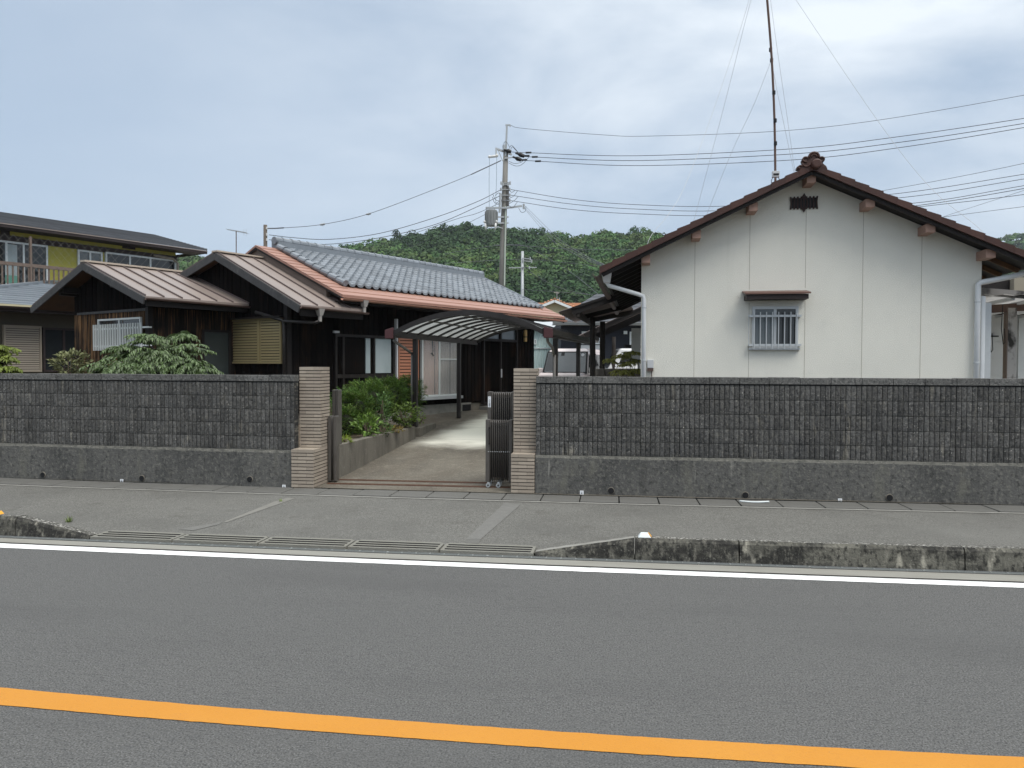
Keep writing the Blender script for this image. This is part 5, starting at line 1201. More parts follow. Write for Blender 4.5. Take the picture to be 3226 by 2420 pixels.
# white small truck seen from its left flank
tr0=camxy(2.9,27.2); 
Tk=thing('parked_truck','small white cab-over truck behind the bushes beside the cream house','truck',(tr0.x,tr0.y,.66),R(-90)+YAW*0)
Tk.rotation_euler=(0,0,R(-90)+YAW)
TX=1.45
mb=MB(); g=hexq(mb,.28,1.32,.0,TX,1.0,.72,1.3,.08,TX-.08,1.74); mb.build('cab_upper',M['carwhite'],Tk,bevel=.07)
mb=MB(); hexq(mb,.0,1.34,.0,TX,.35,.22,1.34,.0,TX,1.02); mb.build('cab_lower',M['carwhite'],Tk,bevel=.07)
mb=MB(); facepanel(mb,[g[0],g[1],g[5],g[4]],.05,.95,.1,.9,.006); mb.build('windscreen',M['glass'],Tk)
for q,fl in (([g[1],g[2],g[6],g[5]],0),([g[3],g[0],g[4],g[7]],1)):
    mb=MB(); facepanel(mb,q,.3 if not fl else .2,.8 if not fl else .7,.3,.82,.006); mb.build('side_window',M['glass'],Tk)
mb=MB(); mb.box(.02,TX-.02,1.4,3.3,.62,.95); mb.box(.02,.05,1.4,3.3,.95,1.2); mb.box(TX-.05,TX-.02,1.4,3.3,.95,1.2); mb.box(.02,TX-.02,1.4,1.44,.95,1.75); mb.build('load_bed',M['carwhite'],Tk)
for x in (.05,TX-.05):
    for y in (.75,2.75): wheel(Tk,x,y,.26)
cpt=Tk.matrix_world
mb=MB(); pts=[]
for i in range(60):
    a=i*.62; pts.append((.28*math.cos(a)+random.uniform(-.02,.02),.2*math.sin(a)+random.uniform(-.02,.02),.03+.0018*i))
mb.tube(crom(pts,2),.016,5); hose=mb.build('coiled_hose',M['black']); P=atd(1994,1090,27.4); hose.location=(P.x,P.y+.3,.66+1.755); tag(hose,'dark coiled hose lying on the roof of the white truck','hose')
# ================================================================== NEIGHBOURS BEHIND
def house_at(name,label,u,v,d,rz,cat='house'):
    P=atd(u,v,d); return thing(name,label,cat,(P.x,P.y,0),rz)
# navy sided house with grey metal roof
Pn=atd(1767,1100,38); Qn=atd(2060,1100,38)
N_=thing('navy_house','navy sided house with grey metal roof behind the log canopies','house',(Pn.x,Pn.y,0),YAW)
wN=(Qn-Pn).length; sc=38/F
def nx_(u): return (u-1767)*sc
def nzz(v): return 1.85+(1149-v)*sc
NFm=((0,0,0),(1,0,0),(0,-1,0))
mb=MB(); mb.box(0,wN+2,0,8,.2,4.0)
for i in range(22): wbox(mb,NFm,0,wN+2,.5+i*.16,.5+i*.16+.145,0,.018)
mb.build('sided_wall',M['navy'],N_)
ev=nzz(1016); 
mb=MB(); xr0=nx_(1738); 
for i in range(8):
    y0=-.7+4.9*i/8; y1=-.7+4.9*(i+1)/8; z0=ev+(y0+.7)*.36; z1=ev+(y1+.7)*.36
    mb.hexa([(xr0+.55*i*.6,y0,z0-.04),(wN+3,y0,z0-.04),(wN+3,y1,z1-.04),(xr0+.55*(i+1)*.6,y1,z1-.04),(xr0+.55*i*.6,y0,z0+.03),(wN+3,y0,z0+.03),(wN+3,y1,z1+.005),(xr0+.55*(i+1)*.6,y1,z1+.005)])
mb.build('metal_roof',M['slate'],N_)
mb=MB(); mb.box(xr0,wN+3,-.74,-.7,ev-.14,ev-.03); mb.box(xr0,wN+3,-.7,0,ev-.16,ev-.14); gutter_half(mb,(xr0,-.8,ev-.02),(wN+3,-.8,ev-.04),.06); mb.build('fascia_board',M['alu'],N_)
for i in range(12):
    mb=MB(); x=xr0+.9+i*.75; mb.box(x-.05,x+.05,-.45,-.38,ev+.13,ev+.2); mb.build('snow_guard',M['black'],N_)
window(N_,NFm,nx_(1832),nx_(1890),nzz(1085),nzz(1045),M['whitetrim'],M['lace'],fw=.07,depth=.05,mull=())
mb=MB(); wbox(mb,NFm,nx_(1830),nx_(1895),nzz(1108),nzz(1088),.0,.03); mb.build('grey_panel',M['alu'],N_)
window(N_,NFm,nx_(1983),nx_(2020),nzz(1104),nzz(1045),M['whitetrim'],M['lace'],fw=.08,depth=.05,rail=.45,mull=())
mb=MB(); wbox(mb,NFm,nx_(1964),nx_(1975),nzz(1053),nzz(1043),.0,.1); mb.build('wall_box',M['whitetrim'],N_)
# open white storm door by the cream house flank
P=atd(2004,1050,20.5); mb=MB(); mb.box(-.12,.12,-.03,.03,1.9,2.82); mb.mi=0
o=mb.build('storm_shutter',M['whitepvc']); o.location=(P.x,P.y,0); tag(o,'narrow white shutter leaf standing open at the flank of the cream house','shutter')
# cream house with orange tiled gable
Pc=atd(1746,1000,70); Ch=thing('orange_roofed_house','cream two-storey house with orange tiled gable below the wooded hill','house',(Pc.x,Pc.y,0),YAW)
s7=70/F
def c7(u): return (u-1746)*s7
def cz7(v): return 1.85+(1149-v)*s7
CF=((0,0,0),(1,0,0),(0,-1,0))
mb=MB(); e=c7(1801); ap=cz7(950); ez=cz7(978); mb.prism([(-2.3,0,0),(2.3,0,0),(2.3,0,ez),(0,0,ap),(-2.3,0,ez)],(0,6,0)); mb.box(-6,6,1.2,8,0,cz7(985)); mb.build('wall',M['creamwall'],Ch)
mb=MB()
for s in (-1,1):
    mb.slab(*( [(s*2.6,-.5,ez-.1),(s*2.6,6,ez-.1),(0,6,ap+.15),(0,-.5,ap+.15)] if s>0 else [(0,-.5,ap+.15),(0,6,ap+.15),(s*2.6,6,ez-.1),(s*2.6,-.5,ez-.1)]),.12)
for i in range(9): mb.slab((-6.4,.9+i*.4,cz7(985)+i*.14+.05),(6.4,.9+i*.4,cz7(985)+i*.14+.05),(6.4,1.3+i*.4,cz7(985)+i*.14+.1),(-6.4,1.3+i*.4,cz7(985)+i*.14+.1),.1)
for s in (-1,1):
    for i in range(9): mb.sphere((s*2.55*i/9,-.45,ap+.17-(ap-ez+.22)*i/9),.13,(1,1,.8),6,4)
mb.build('orange_roof',M['orangetile'],Ch)
mb=MB()
for s in (-1,1): mb.beam((s*2.6,-.5,ez-.28),(0,-.5,ap-.02),.08,.22)
mb.build('barge_board',M['whitetrim'],Ch)
window(Ch,((0,1.2,0),(1,0,0),(0,-1,0)),c7(1689),c7(1709),cz7(1020),cz7(1004),M['whitetrim'],M['glass'],fw=.1,depth=.08)
mb=MB(); mb.tube([(c7(1762),3,ap-1),(c7(1760),3,cz7(910))],.03,6); mb.tube([(c7(1750),3,cz7(913)),(c7(1768),3,cz7(915))],.02,6); mb.tube([(c7(1772),3,ap-1),(c7(1768),3,cz7(930))],.05,6)
for i in range(4): mb.tube([(c7(1751+i*4),2.7,cz7(912)),(c7(1751+i*4),3.3,cz7(912))],.015,4)
an=mb.build('tv_antenna',M['polesteel'],Ch)
# mint corrugated shed
Pm=atd(1680,1100,46); Sh=thing('corrugated_shed','pale mint corrugated shed behind the end of the timber house','shed',(Pm.x,Pm.y,0),YAW)
s4=46/F; mb=MB(); zt_=1.85+(1149-1036)*s4
n=90; A=[];B=[]
for i in range(n+1):
    x=-2+6.5*i/n; y=-.02+(.02 if i%2 else -.02); A.append((x,y,.2)); B.append((x,y,zt_))
mb.strip(A,B); mb.box(-2,4.5,.03,5,.2,zt_); mb.build('corrugated_wall',M['mint'],Sh)
mb=MB(); mb.slab((-2.2,-.3,zt_+.0),(4.7,-.3,zt_),(4.7,5,zt_+.9),(-2.2,5,zt_+.9),.1); gutter_half(mb,(-2.2,-.36,zt_+.02),(4.7,-.36,zt_),.08); mb.build('shed_roof',M['alu'],Sh)
mb=MB(); wbox(mb,((0,-.04,0),(1,0,0),(0,-1,0)),-2,4.5,1.85+(1149-1100)*s4,1.85+(1149-1097)*s4,.0,.05); mb.build('belt_strip',M['alu'],Sh)
window(Sh,((0,-.04,0),(1,0,0),(0,-1,0)),(1676-1680)*s4,(1690-1680)*s4,1.85+(1149-1086)*s4,1.85+(1149-1069)*s4,M['whitetrim'],M['glass'],fw=.06,depth=.06)
# right neighbour: white sided building and a pergola with translucent roof
Pw=atY(3060,1100,19.0); B_=thing('white_outbuilding','white panelled outbuilding behind the right flank of the cream house','building',(Pw.x,19.0,0))
sR=(atY(3226,1100,19.0).x-Pw.x)/(3226-3060)
RF=((0,0,0),(1,0,0),(0,-1,0))
def rz_(v,Y=19.0): return atY(3150,v,Y).z
mb=MB(); mb.box(-.5,7,0,5,.2,rz_(985))
for i in range(4): z=rz_(1180-i*52); wbox(mb,RF,-.5,7,z,z+.37,.0,.02)
mb.build('panel_wall',M['siding'],B_)
mb=MB(); mb.box((3262-3060)*sR,7,1.0,5,rz_(985),rz_(860)); mb.build('upper_wall',M['palewall'],B_)
mb=MB(); mb.box(-.6,(3261-3060)*sR,1.2,5,rz_(985),rz_(855)); mb.build('eave_dark_fill',M['darkwood'],B_)  # added dark box standing in for the dark eave underside
mb=MB(); wbox(mb,RF,(3205-3060)*sR,(3300-3060)*sR,.3,rz_(990),.02,.05); mb.build('grey_door',M['alu'],B_)
mb=MB(); mb.slab((-.8,-.7,rz_(985)),(7.5,-.7,rz_(985)),(7.5,1.0,rz_(960)),(-.8,1.0,rz_(960)),.1); mb.build('eave_roof',M['darkbrown'],B_)
mb=MB(); wbox(mb,RF,(3116-3060)*sR,(3136-3060)*sR,rz_(1062),rz_(1058),.02,.15); mb.build('wall_hook',M['black'],B_)
Pg=atY(3188,1100,15.6); G=thing('pergola','weathered timber pergola with translucent roof at the right edge beside the cream house','pergola',(Pg.x,15.6,0))
def gz(v): return atY(3188,v,15.6).z
def gz2(v): return atY(3188,v,14.7).z
zfar=atY(3188,990,18.6).z
mb=MB(); mb.box(-.075,.075,0,.12,.3,gz(970)); pp=mb.build('post',mat('peeling_white_post',(.42,.4,.38),.8,[('n',2.5,.5,.6,(.02,.018,.016),.95,(1,1,.6))]),G)
mb=MB(); mb.box(-.1,-.076,0,.12,.3,gz(968)); mb.build('post_edge',M['railbrown'],pp)
mb=MB(); mb.beam((-.75,.06,gz(976)),(2.5,.06,gz(945)),.1,.15); mb.build('beam',mat('brown_beam',(.13,.085,.07),.8),G)
mb=MB(); mb.beam((-1.0,-.9,gz2(917)),(2.5,-.9,gz2(975)),.06,.13); mb.build('front_beam',mat('dirty_beam',(.2,.19,.18),.8,[('n',2,.5,.6,(.02,.02,.02),.9)]),G)
for i in range(7):
    mb=MB(); x=-.9+i*.5; mb.beam((x,-.86,gz2(940)),(x,3.0,zfar-.06),.05,.06); mb.build('rafter',M['siding'],G)
mb=MB(); n=24; A=[];B=[]
for i in range(n+1):
    x=-1.1+3.9*i/n; z=.012*(1 if i%2 else -1); A.append((x,-1.0,gz2(930)+z)); B.append((x,3.0,zfar+z))
mb.strip(A,B); mb.build('translucent_roof',mat('milky_panel',(.36,.35,.335),.5,transl=.5),G)
for (x,l,lab) in ((-.43,.9,'thin loop of cord hanging from the pergola roof, the longer one'),(-.22,.75,'thin loop of cord hanging beside the pergola post, the shorter one')):
    mb=MB(); z=gz(960); mb.tube([(x,-.1,z),(x-.02,-.1,z-l*.6),(x+.02,-.1,z-l),(x+.05,-.1,z-l*.95),(x+.03,-.1,z-l*.6)],.008,5); o=mb.build('hanging_cord',M['black'],smooth=True); o.location=G.location; tag(o,lab,'cord','cords hanging from the pergola')
# ================================================================== POLES, WIRES, ANTENNAS
def D(u,v,d): return atd(u,v,d)
PD=45.0
pt_=D(1603,400,PD); pb_=D(1583,900,PD); base=Vector((pb_.x,pb_.y,0)); 
UP=thing('utility_pole','tall concrete utility pole with transformer and crossarms behind the tiled roof','utility pole',(base.x,base.y,0))
def U(u,v,off=0): return D(u,v,PD+off)-base
mb=MB(); mb.tube([U(1579,1050),U(1584,800),U(1590,600),U(1593.5,478)],[.2,.185,.16,.142],14); mb.build('pole_shaft',M['poleconc'],UP,smooth=True)
mb=MB(); mb.beam(U(1593,492,-.1),U(1597,394,-.1),.1,.1,(0,1,0)); mb.beam(U(1592,394,-.1),U(1609,394,-.1),.1,.06); mb.beam(U(1607,394,-.1),U(1607,399,-.1),.06,.1); mb.build('top_bracket',M['polesteel'],UP)
mb=MB(); mb.beam(U(1562,468,-.25),U(1612,487,.25),.09,.1); mb.beam(U(1563,466,-.3),U(1563,490,-.3),.09,.09); mb.beam(U(1567,468,-.2),U(1584,508,-.15),.04,.04); mb.beam(U(1590,499,-.2),U(1620,495,-.2),.06,.06); mb.build('upper_crossarm',M['polesteel'],UP)
mb=MB(); mb.tube([U(1583,461,-.1),U(1592,461,-.1)],.05,8); mb.tube([U(1588,457,-.1),U(1588,471,-.1)],.09,10); mb.build('grey_fuse',M['polesteel'],UP)
mb=MB()
for (a,b_) in (((1588,472),(1611,479)),((1624,482),(1653,493)),((1615,494),(1643,505))):
    p=U(*a,-.2); q=U(*b_,-.2); mb.tube([p,p.lerp(q,.35)],.06,8); mb.tube([p.lerp(q,.3),p.lerp(q,.55),p.lerp(q,.95),q],[.07,.13,.1,.03],8)
mb.build('strain_insulators',M['black'],UP)
mb=MB()
for (u,v) in ((1665,481),(1659,491),(1685,494.5),(1652,504),(1695,508)): p=U(u,v,-.2); mb.tube([p-Vector((.17,0,-.0)),p+Vector((.17,0,0))],.055,8)
mb.build('cable_clamps',M['black'],UP)
mb=MB(); mb.tube([U(1541,495,-.3),U(1566,491,-.3)],[.06,.09],8); mb.sphere(U(1542,494,-.3),.09,n=8,m=5); mb.sphere(U(1565,490,-.3),.1,n=8,m=5); mb.build('white_insulator',M['porcelain'],UP,smooth=True)
mb=MB()
for pts in ([(1587,455),(1590,447),(1597,449),(1605,463)],[(1604,468),(1610,459),(1618,463),(1632,480)],[(1609,470),(1614,463),(1622,470),(1635,485)],[(1602,508),(1620,515),(1640,512),(1656,500)],[(1601,513),(1625,523),(1645,518),(1668,493)],[(1602,597),(1612,606),(1622,600)],[(1604,625),(1618,618),(1631,601)],[(1604,642),(1620,632),(1632,620)],[(1604,648),(1615,655),(1630,636)],[(1634,656),(1643,669),(1655,665),(1657,650)],[(1551,620),(1560,640),(1580,630)],[(1552,610),(1565,632),(1600,628)],[(1560,616),(1572,608),(1578,625)],[(1563,640),(1575,650),(1577,668)]):
    mb=MB(); mb.tube(crom([U(u,v,-.25) for u,v in pts],5),.014,5); mb.build('jumper_cable',M['cable'],UP,smooth=True)
mb=MB(); mb.tube(crom([U(1542,500,-.3),U(1541,570,-.3),U(1541.5,660,-.3)],4),.012,5); mb.tube(crom([U(1565,496,-.3),U(1564,570,-.3),U(1561,650,-.3)],4),.012,5); mb.build('drop_leads',mat('pale_blue_lead',(.2,.26,.3),.6),UP)
mb=MB()
for (u0,u1,v) in ((1579,1607,577),(1578,1606,597),(1578,1606,615),(1578,1606,632),(1584,1600,582)):
    mb.beam(U(u0,v,-.2),U(u1,v,-.2),.03,.04)
    for u in (u0,u1): p=U(u,v,-.2); mb.tube([p-Vector((0,0,.09)),p+Vector((0,0,.09))],.05,8)
mb.build('low_voltage_rack',M['polesteel'],UP)
mb=MB(); mb.beam(U(1600,575,-.15),U(1600,650,-.15),.09,.12,(1,0,0)); mb.build('pole_plate',M['gatebronze'],UP)
mb=MB(); mb.beam(U(1530,655,-.3),U(1600,655,-.3),.1,.1); mb.beam(U(1600,655,-.2),U(1645,649,-.2),.08,.1); p=U(1650,650,-.2); mb.tube([p-Vector((0,0,.16)),p+Vector((0,0,.14))],.06,8); mb.build('middle_crossarm',M['polesteel'],UP)
mb=MB(); mb.beam(U(1577,608,-.3),U(1574,670,-.3),.09,.09); mb.build('switch_rod',M['polesteel'],UP)
mb=MB(); c=U(1548,687,-.35)
mb.tube([c-Vector((0,0,.47)),c+Vector((0,0,.46))],.33,18); M['trafo']=mat('transformer_grey',(.24,.25,.25),.6,[('n',3,.5,.75,(.18,.19,.19),.6)]); tb_=mb.build('transformer',M['trafo'],UP,bevel=.04)
mb=MB()
for i in range(14):
    a=i*2*math.pi/14; p=c+Vector((math.cos(a)*.36,math.sin(a)*.36,0)); mb.beam(p-Vector((0,0,.36)),p+Vector((0,0,.36)),.05,.05,(math.cos(a),math.sin(a),0))
mb.build('cooling_fins',M['trafo'],tb_)
mb=MB()
for dx in (-.3,.28): mb.tube([c+Vector((dx,-.2,-.35)),c+Vector((dx,-.25,-.55)),c+Vector((dx*.9,-.25,-.75))],[.07,.06,.03],8); mb.sphere(c+Vector((dx*1.2,-.2,-.25)),.08,n=8,m=5)
mb.build('bushings',M['porcelain'],tb_,smooth=True)
mb=MB(); mb.beam(U(1565,684,-.3),U(1602,684,-.1),.05,.08); mb.beam(U(1565,703,-.3),U(1602,703,-.1),.05,.08); mb.beam(U(1560,712,-.3),U(1590,722,-.1),.05,.05); mb.build('hanger_arms',M['polesteel'],UP)
mb=MB(); mb.tube([U(1593,650,-.22),U(1589,900,-.25)],.04,8); mb.build('riser_pipe',mat('pale_green_pipe',(.42,.47,.4),.5),UP)
mb=MB()
for v in range(505,900,26): 
    u=1592-(v-478)*.021; mb.tube([U(u-7,v),U(u+7,v)],.015,5)
mb.build('step_bolts',M['polesteel'],UP)
# second grey pole, far wood pole
P=D(1646,800,85); o=thing('utility_pole','slim grey utility pole farther away in front of the wooded hill','utility pole',(P.x,P.y,0))
mb=MB(); zt_=D(1645,792,85).z; mb.tube([(0,0,2),(0,0,zt_)],[.2,.15],12); mb.build('pole_shaft',M['polesteel'],o,smooth=True)
mb=MB(); 
for v,l in ((815,1.1),(823,1.3),(843,1.0)): z=1.85+(1149-v)*85/F; mb.beam((.0,-.2,z),(l*.8,-.2,z-.12),.08,.08); mb.tube([(l*.8,-.2,z-.25),(l*.8,-.2,z+.1)],.07,8)
z=1.85+(1149-845)*85/F; mb.beam((-1.5,-.2,z),(1.6,-.2,z),.08,.1); mb.build('crossarms',M['polesteel'],o)
P=D(836,760,40); o=thing('utility_pole','short weathered wooden pole standing behind the timber house roof','utility pole',(P.x,P.y,0))
zt_=D(836,709,40).z; mb=MB(); mb.tube([(0,0,1),(0,0,zt_)],[.12,.095],12); mb.build('pole_shaft',M['polewood'],o,smooth=True)
mb=MB()
for v in (720,740,756): z=1.85+(1145-v)*40/F; mb.tube([(.1,-.05,z-.05),(.1,-.05,z+.08)],.04,8); mb.beam((-.05,-.06,z),(.13,-.06,z),.02,.03)
mb.build('pole_insulators',M['porcelain'],o)
# tv antenna left
P=D(744,760,30); o=thing('tv_antenna','thin television aerial on a mast above the beige gable roof','antenna',(P.x,P.y,0))
def A_(u,v): return D(u,v,30)-Vector((P.x,P.y,0))
mb=MB(); mb.tube([A_(744,830),A_(744,728)],.018,6); mb.build('mast',M['mastbrown'],o)
mb=MB(); b0,b1=A_(716,723),A_(777,734); mb.tube([b0,b1],.012,5); dd=(b1-b0).cross(Vector((0,0,1))).normalized()
for i in range(15): c=b0.lerp(b1,i/14); l=.16+.008*i; mb.tube([c-dd*l,c+dd*l],.006,4)
for u in (768,776): c=A_(u,732); mb.tube([c-Vector((0,0,.13)),c+Vector((0,0,.12))],.006,4)
mb.build('aerial_elements',M['polesteel'],o)
# radio mast on the ridge of the cream house with guy ropes
bm_=D(2443,600,17.2); mz=ZA+.1
o=thing('radio_mast','tall thin radio mast rising behind the brown gable roof','mast',(bm_.x,bm_.y,0))
mp_=[D(2443,590,17.2),D(2440,380,17.2),D(2431,180,17.1),D(2417,0,17.0),D(2404,-160,16.9)]
mb=MB(); mb.tube([p-o.location for p in crom([mp_[0]-Vector((0,0,.6))]+mp_,4)],.026,8); mb.build('mast_pole',M['mastbrown'],o,smooth=True)
for (u,v) in ((2443,452),(2442,380),(2438,292),(2431,190),(2428,157)): mb=MB(); p=D(u,v,17.15)-o.location; mb.tube([p-Vector((0,0,.04)),p+Vector((0,0,.04))],.037,8); mb.build('mast_collar',M['black'],o)
c=D(2443.5,549,17.0)-o.location; mb=MB(); mb.box(c.x-.075,c.x+.075,c.y-.06,c.y+.04,c.z-.07,c.z+.06); bx=mb.build('matching_box',M['siding'],o,bevel=.006)
mb=MB(); mb.box(c.x-.06,c.x+.06,c.y-.064,c.y-.058,c.z-.04,c.z+.005); mb.build('box_label',M['black'],bx)
mb=MB()
for s in (-1,1): mb.tube(crom([c+Vector((s*.06,0,-.07)),c+Vector((s*.09,0,-.15)),c+Vector((s*.07,0,-.22)),c+Vector((s*.02,0,-.25))],5),.008,5)
mb.build('coax_loops',M['cable'],o)
NW=[0]
def wire(pts,r,label,cat='wire',m='cable',group=None,name='power_line'):
    P=[D(*p) for p in pts]; mb=MB(); mb.tube(crom(P,8),r,5,cap=False); o=mb.build(name,M[m],smooth=True); tag(o,label,cat,group); return o
def ext(p,q): return (2*q[0]-p[0],2*q[1]-p[1],2*q[2]-p[2])
rw='overhead lines running right from the pole'
def rline(pts,r,label,d1=38.0):
    n=len(pts); u0,u1=pts[0][0],pts[-1][0]; Q=[(u,v,PD+(d1-PD)*(u-u0)/(u1-u0)) for u,v in pts]
    Q.append((Q[-1][0]+700,Q[-1][1]+ (Q[-1][1]-Q[-2][1])*700/(Q[-1][0]-Q[-2][0])*1.12,Q[-1][2]+(d1-PD)*700/(u1-u0))); wire(Q,r,label,group=rw)
rline([(1608,395),(1652,405),(1898,425),(2042,429),(2442,414),(2765,379),(3226,300)],.013,'topmost thin overhead line running right from the top of the utility pole')
rline([(1612,479),(1666,481.5),(2006,491),(2496,469),(2807,434),(3226,373)],.018,'highest of the three close power lines right of the pole head')
rline([(1653,492),(1686,495),(2006,506),(2498,485),(2823,450),(3226,389)],.018,'middle one of the three close power lines right of the pole head')
rline([(1643,504),(1695,508),(2006,522),(2498,504),(2829,466),(3226,402)],.018,'lowest of the three close power lines right of the pole head')
rline([(1608,597),(1800,628),(2006,645),(2300,649),(2791,614),(3226,549)],.016,'uppermost of the three low lines passing behind the brown gable')
rline([(1608,615),(1800,643),(2006,659),(2300,663),(2829,624),(3226,564)],.016,'middle one of the three low lines passing behind the brown gable')
rline([(1608,632),(1800,660),(2006,674),(2300,678),(2861,642),(3226,585)],.016,'lowest of the three low lines passing behind the brown gable')
wire([(2600,676,40),(2888,648,37),(3226,594,34),(3700,500,31)],.016,'dark line above the right roof slope, just below the three low lines',group=rw)
wire([(2600,686,40),(2894,652,37),(3226,613,34),(3700,540,31)],.014,'lower dark line above the right roof slope near the far hill',group=rw)
wire([(2500,640,60),(2780,601,56),(3226,515,50),(3700,400,45)],.016,'faint line above the right roof slope, higher than the dark ones',group=rw)
wire([(2700,720,60),(2970,684,56),(3226,651,52),(3700,590,46)],.016,'faint lowest line crossing over the far right hill',group=rw)
wire([(2860,730,60),(2970,684,56),(3226,600,50),(3700,440,44)],.012,'slanting thin line crossing the faint lines above the right roof slope',group=rw)
lw='overhead lines running left from the pole'
def lline(pts,r,label,d1=40.0):
    u0,u1=pts[0][0],pts[-1][0]; wire([(u,v,PD-.3+(d1-PD)*(u-u0)/(u1-u0)) for u,v in pts],r,label,group=lw)
lline([(1577,506),(1500,543),(1360,600),(1161,674),(1016,707),(894,718),(842,720)],.015,'messenger wire from the pole head down to the wooden pole, with two clamps')
lline([(1578,506),(1540,524),(1484,550)],.03,'thick dark cable stub leaving the pole head to the left',44)
lline([(842,720),(868,719.5),(893,718)],.035,'thick dark sleeve on the topmost line at the wooden pole',40)
lline([(1578,598),(1500,637),(1369,686),(1197,735),(1039,754),(926,749),(847,740)],.018,'upper of the two sagging power lines from the pole to the wooden pole')
lline([(1577,616),(1500,653),(1369,708),(1197,749),(1043,769),(926,766),(847,755)],.018,'lower of the two sagging power lines from the pole to the wooden pole')
lline([(1574,640),(1500,673),(1432,692),(1229,760),(1043,812)],.014,'thin line dropping left from the transformer behind the tiled roof',60)
lline([(1574,650),(1500,690),(1380,745),(1229,800)],.012,'thinner line below it dropping left from the transformer across the hill',60)
for (u,v) in ((1161,674),(1016,707)):
    p=D(u,v,43 if u>1100 else 41.4); mb=MB(); mb.tube([p-Vector((.13,0,.02)),p+Vector((.13,0,.02))],[.05,.06],8); mb.tube([p-Vector((0,0,.07)),p+Vector((0,0,.03))],.04,6)
    o=mb.build('wire_clamp',M['polesteel']); tag(o,'metal clamp on the upper left line, '+('nearer the concrete pole' if u>1100 else 'nearer the wooden pole'),'clamp','clamps on the upper left line')
dw='service drops to the cream house'
wire([(1652,647,44.7),(1753,745,33),(1830,797,22),(1911,838,13.4)],.008,'uppermost of the three service wires dropping to the cream house eave',group=dw)
wire([(1652,653,44.7),(1743,747,33),(1826,801,22),(1911,841,13.4)],.008,'middle one of the three service wires dropping to the cream house eave',group=dw)
wire([(1652,657,44.7),(1733,750,33),(1822,806,22),(1911,844,13.4)],.008,'lowest of the three service wires dropping to the cream house eave',group=dw)
wire([(1400,800,60),(1500,783,55),(1598,773,52),(1800,785,50),(2010,788,48)],.018,'level cable crossing in front of the wooded hill','cable',group='cables across the hill')
wire([(1400,830,75),(1646,817,85),(1800,830,80),(1940,845,70)],.02,'cable from the slim grey pole across the wooded hill','cable',group='cables across the hill')
wire([(1646,845,85),(1760,905,75),(1910,938,60)],.02,'cable dropping right from the slim grey pole to the houses','cable',group='cables across the hill')
wire([(1646,912,85),(1760,920,75),(1900,932,60)],.02,'lower cable from the slim grey pole, near the roofs','cable',group='cables across the hill')
wire([(1556,772,52),(1660,778,60),(1800,860,60),(1890,932,50)],.016,'slanting cable crossing the hill between both concrete poles','cable',group='cables across the hill')
gw='guy ropes of the radio mast'
wire([(2428,195,17.1),(2375,330,17.4),(2305,480,17.8),(2225,680,18.3)],.0038,'guy rope from the mast joint down to the left roof slope','guy rope','rope',gw,'guy_rope')
wire([(2395,-100,16.9),(2350,60,17.2),(2290,300,17.8),(2185,700,18.6)],.0038,'long guy rope from beyond the top edge to the left roof slope','guy rope','rope',gw,'guy_rope')
wire([(2388,-100,16.9),(2330,100,17),(2240,370,16),(2160,580,14.5),(2110,670,13.6),(2050,745,13.1),(2034,800,12.95)],.0038,'silvery guy rope ending on the left verge tiles above the eave','guy rope','rope',gw,'guy_rope')
wire([(2404,-160,16.9),(2508,0,16.6),(2765,380,15),(2930,590,13.8),(3085,720,12.4),(3097,760,12.1)],.0038,'guy rope running down to the right verge of the brown roof','guy rope','rope',gw,'guy_rope')
wire([(2420,-60,17.0),(2445,130,17.3),(2480,370,17.8),(2505,545,18.2)],.0038,'steep guy rope just right of the mast ending at the ridge','guy rope','rope',gw,'guy_rope')
wire([(2430,190,17.1),(2455,320,17.4),(2502,545,18.0)],.0038,'shorter steep guy rope from the mast joint to the ridge','guy rope','rope',gw,'guy_rope')
# ================================================================== PLANTS
def unit(a): return a/np.maximum(1e-9,np.linalg.norm(a,axis=1,keepdims=True))
def leafmesh(name,C,Dv,Nv,L,Wd,m,parent=None,tint=None,fold=.25,droop=.15):
    C=np.asarray(C,float); n=len(C); Dv=unit(np.asarray(Dv,float)); Nv=np.asarray(Nv,float)
    Sv=unit(np.cross(Dv,Nv)+1e-6); Nn=unit(np.cross(Sv,Dv))
    L=np.broadcast_to(L,(n,)).reshape(-1,1); Wd=np.broadcast_to(Wd,(n,)).reshape(-1,1)
    b=C; l=C+Dv*L*.42-Sv*Wd*.5+Nn*Wd*fold; t=C+Dv*L-Nn*L*droop; r=C+Dv*L*.42+Sv*Wd*.5+Nn*Wd*fold
    V=np.stack([b,l,t,r],1).reshape(-1,3).astype(np.float32)
    k=np.arange(n)*4; T=np.stack([k,k+2,k+1,k,k+3,k+2],1).reshape(-1)
    me=bpy.data.meshes.new(name); me.vertices.add(len(V)); me.vertices.foreach_set('co',V.ravel())
    nf=2*n; me.loops.add(nf*3); me.loops.foreach_set('vertex_index',T.astype(np.int32)); me.polygons.add(nf)
    me.polygons.foreach_set('loop_start',(np.arange(nf)*3).astype(np.int32)); me.polygons.foreach_set('loop_total',np.full(nf,3,np.int32))
    me.materials.append(m)
    if tint is not None:
        a=me.attributes.new('tint','FLOAT_COLOR','POINT'); t4=np.ones((n,4),np.float32); t4[:,:3]=tint; a.data.foreach_set('color',np.repeat(t4,4,0).ravel())
    me.update(calc_edges=True); o=bpy.data.objects.new(name,me); COL.objects.link(o)
    if parent: o.parent=parent
    return o
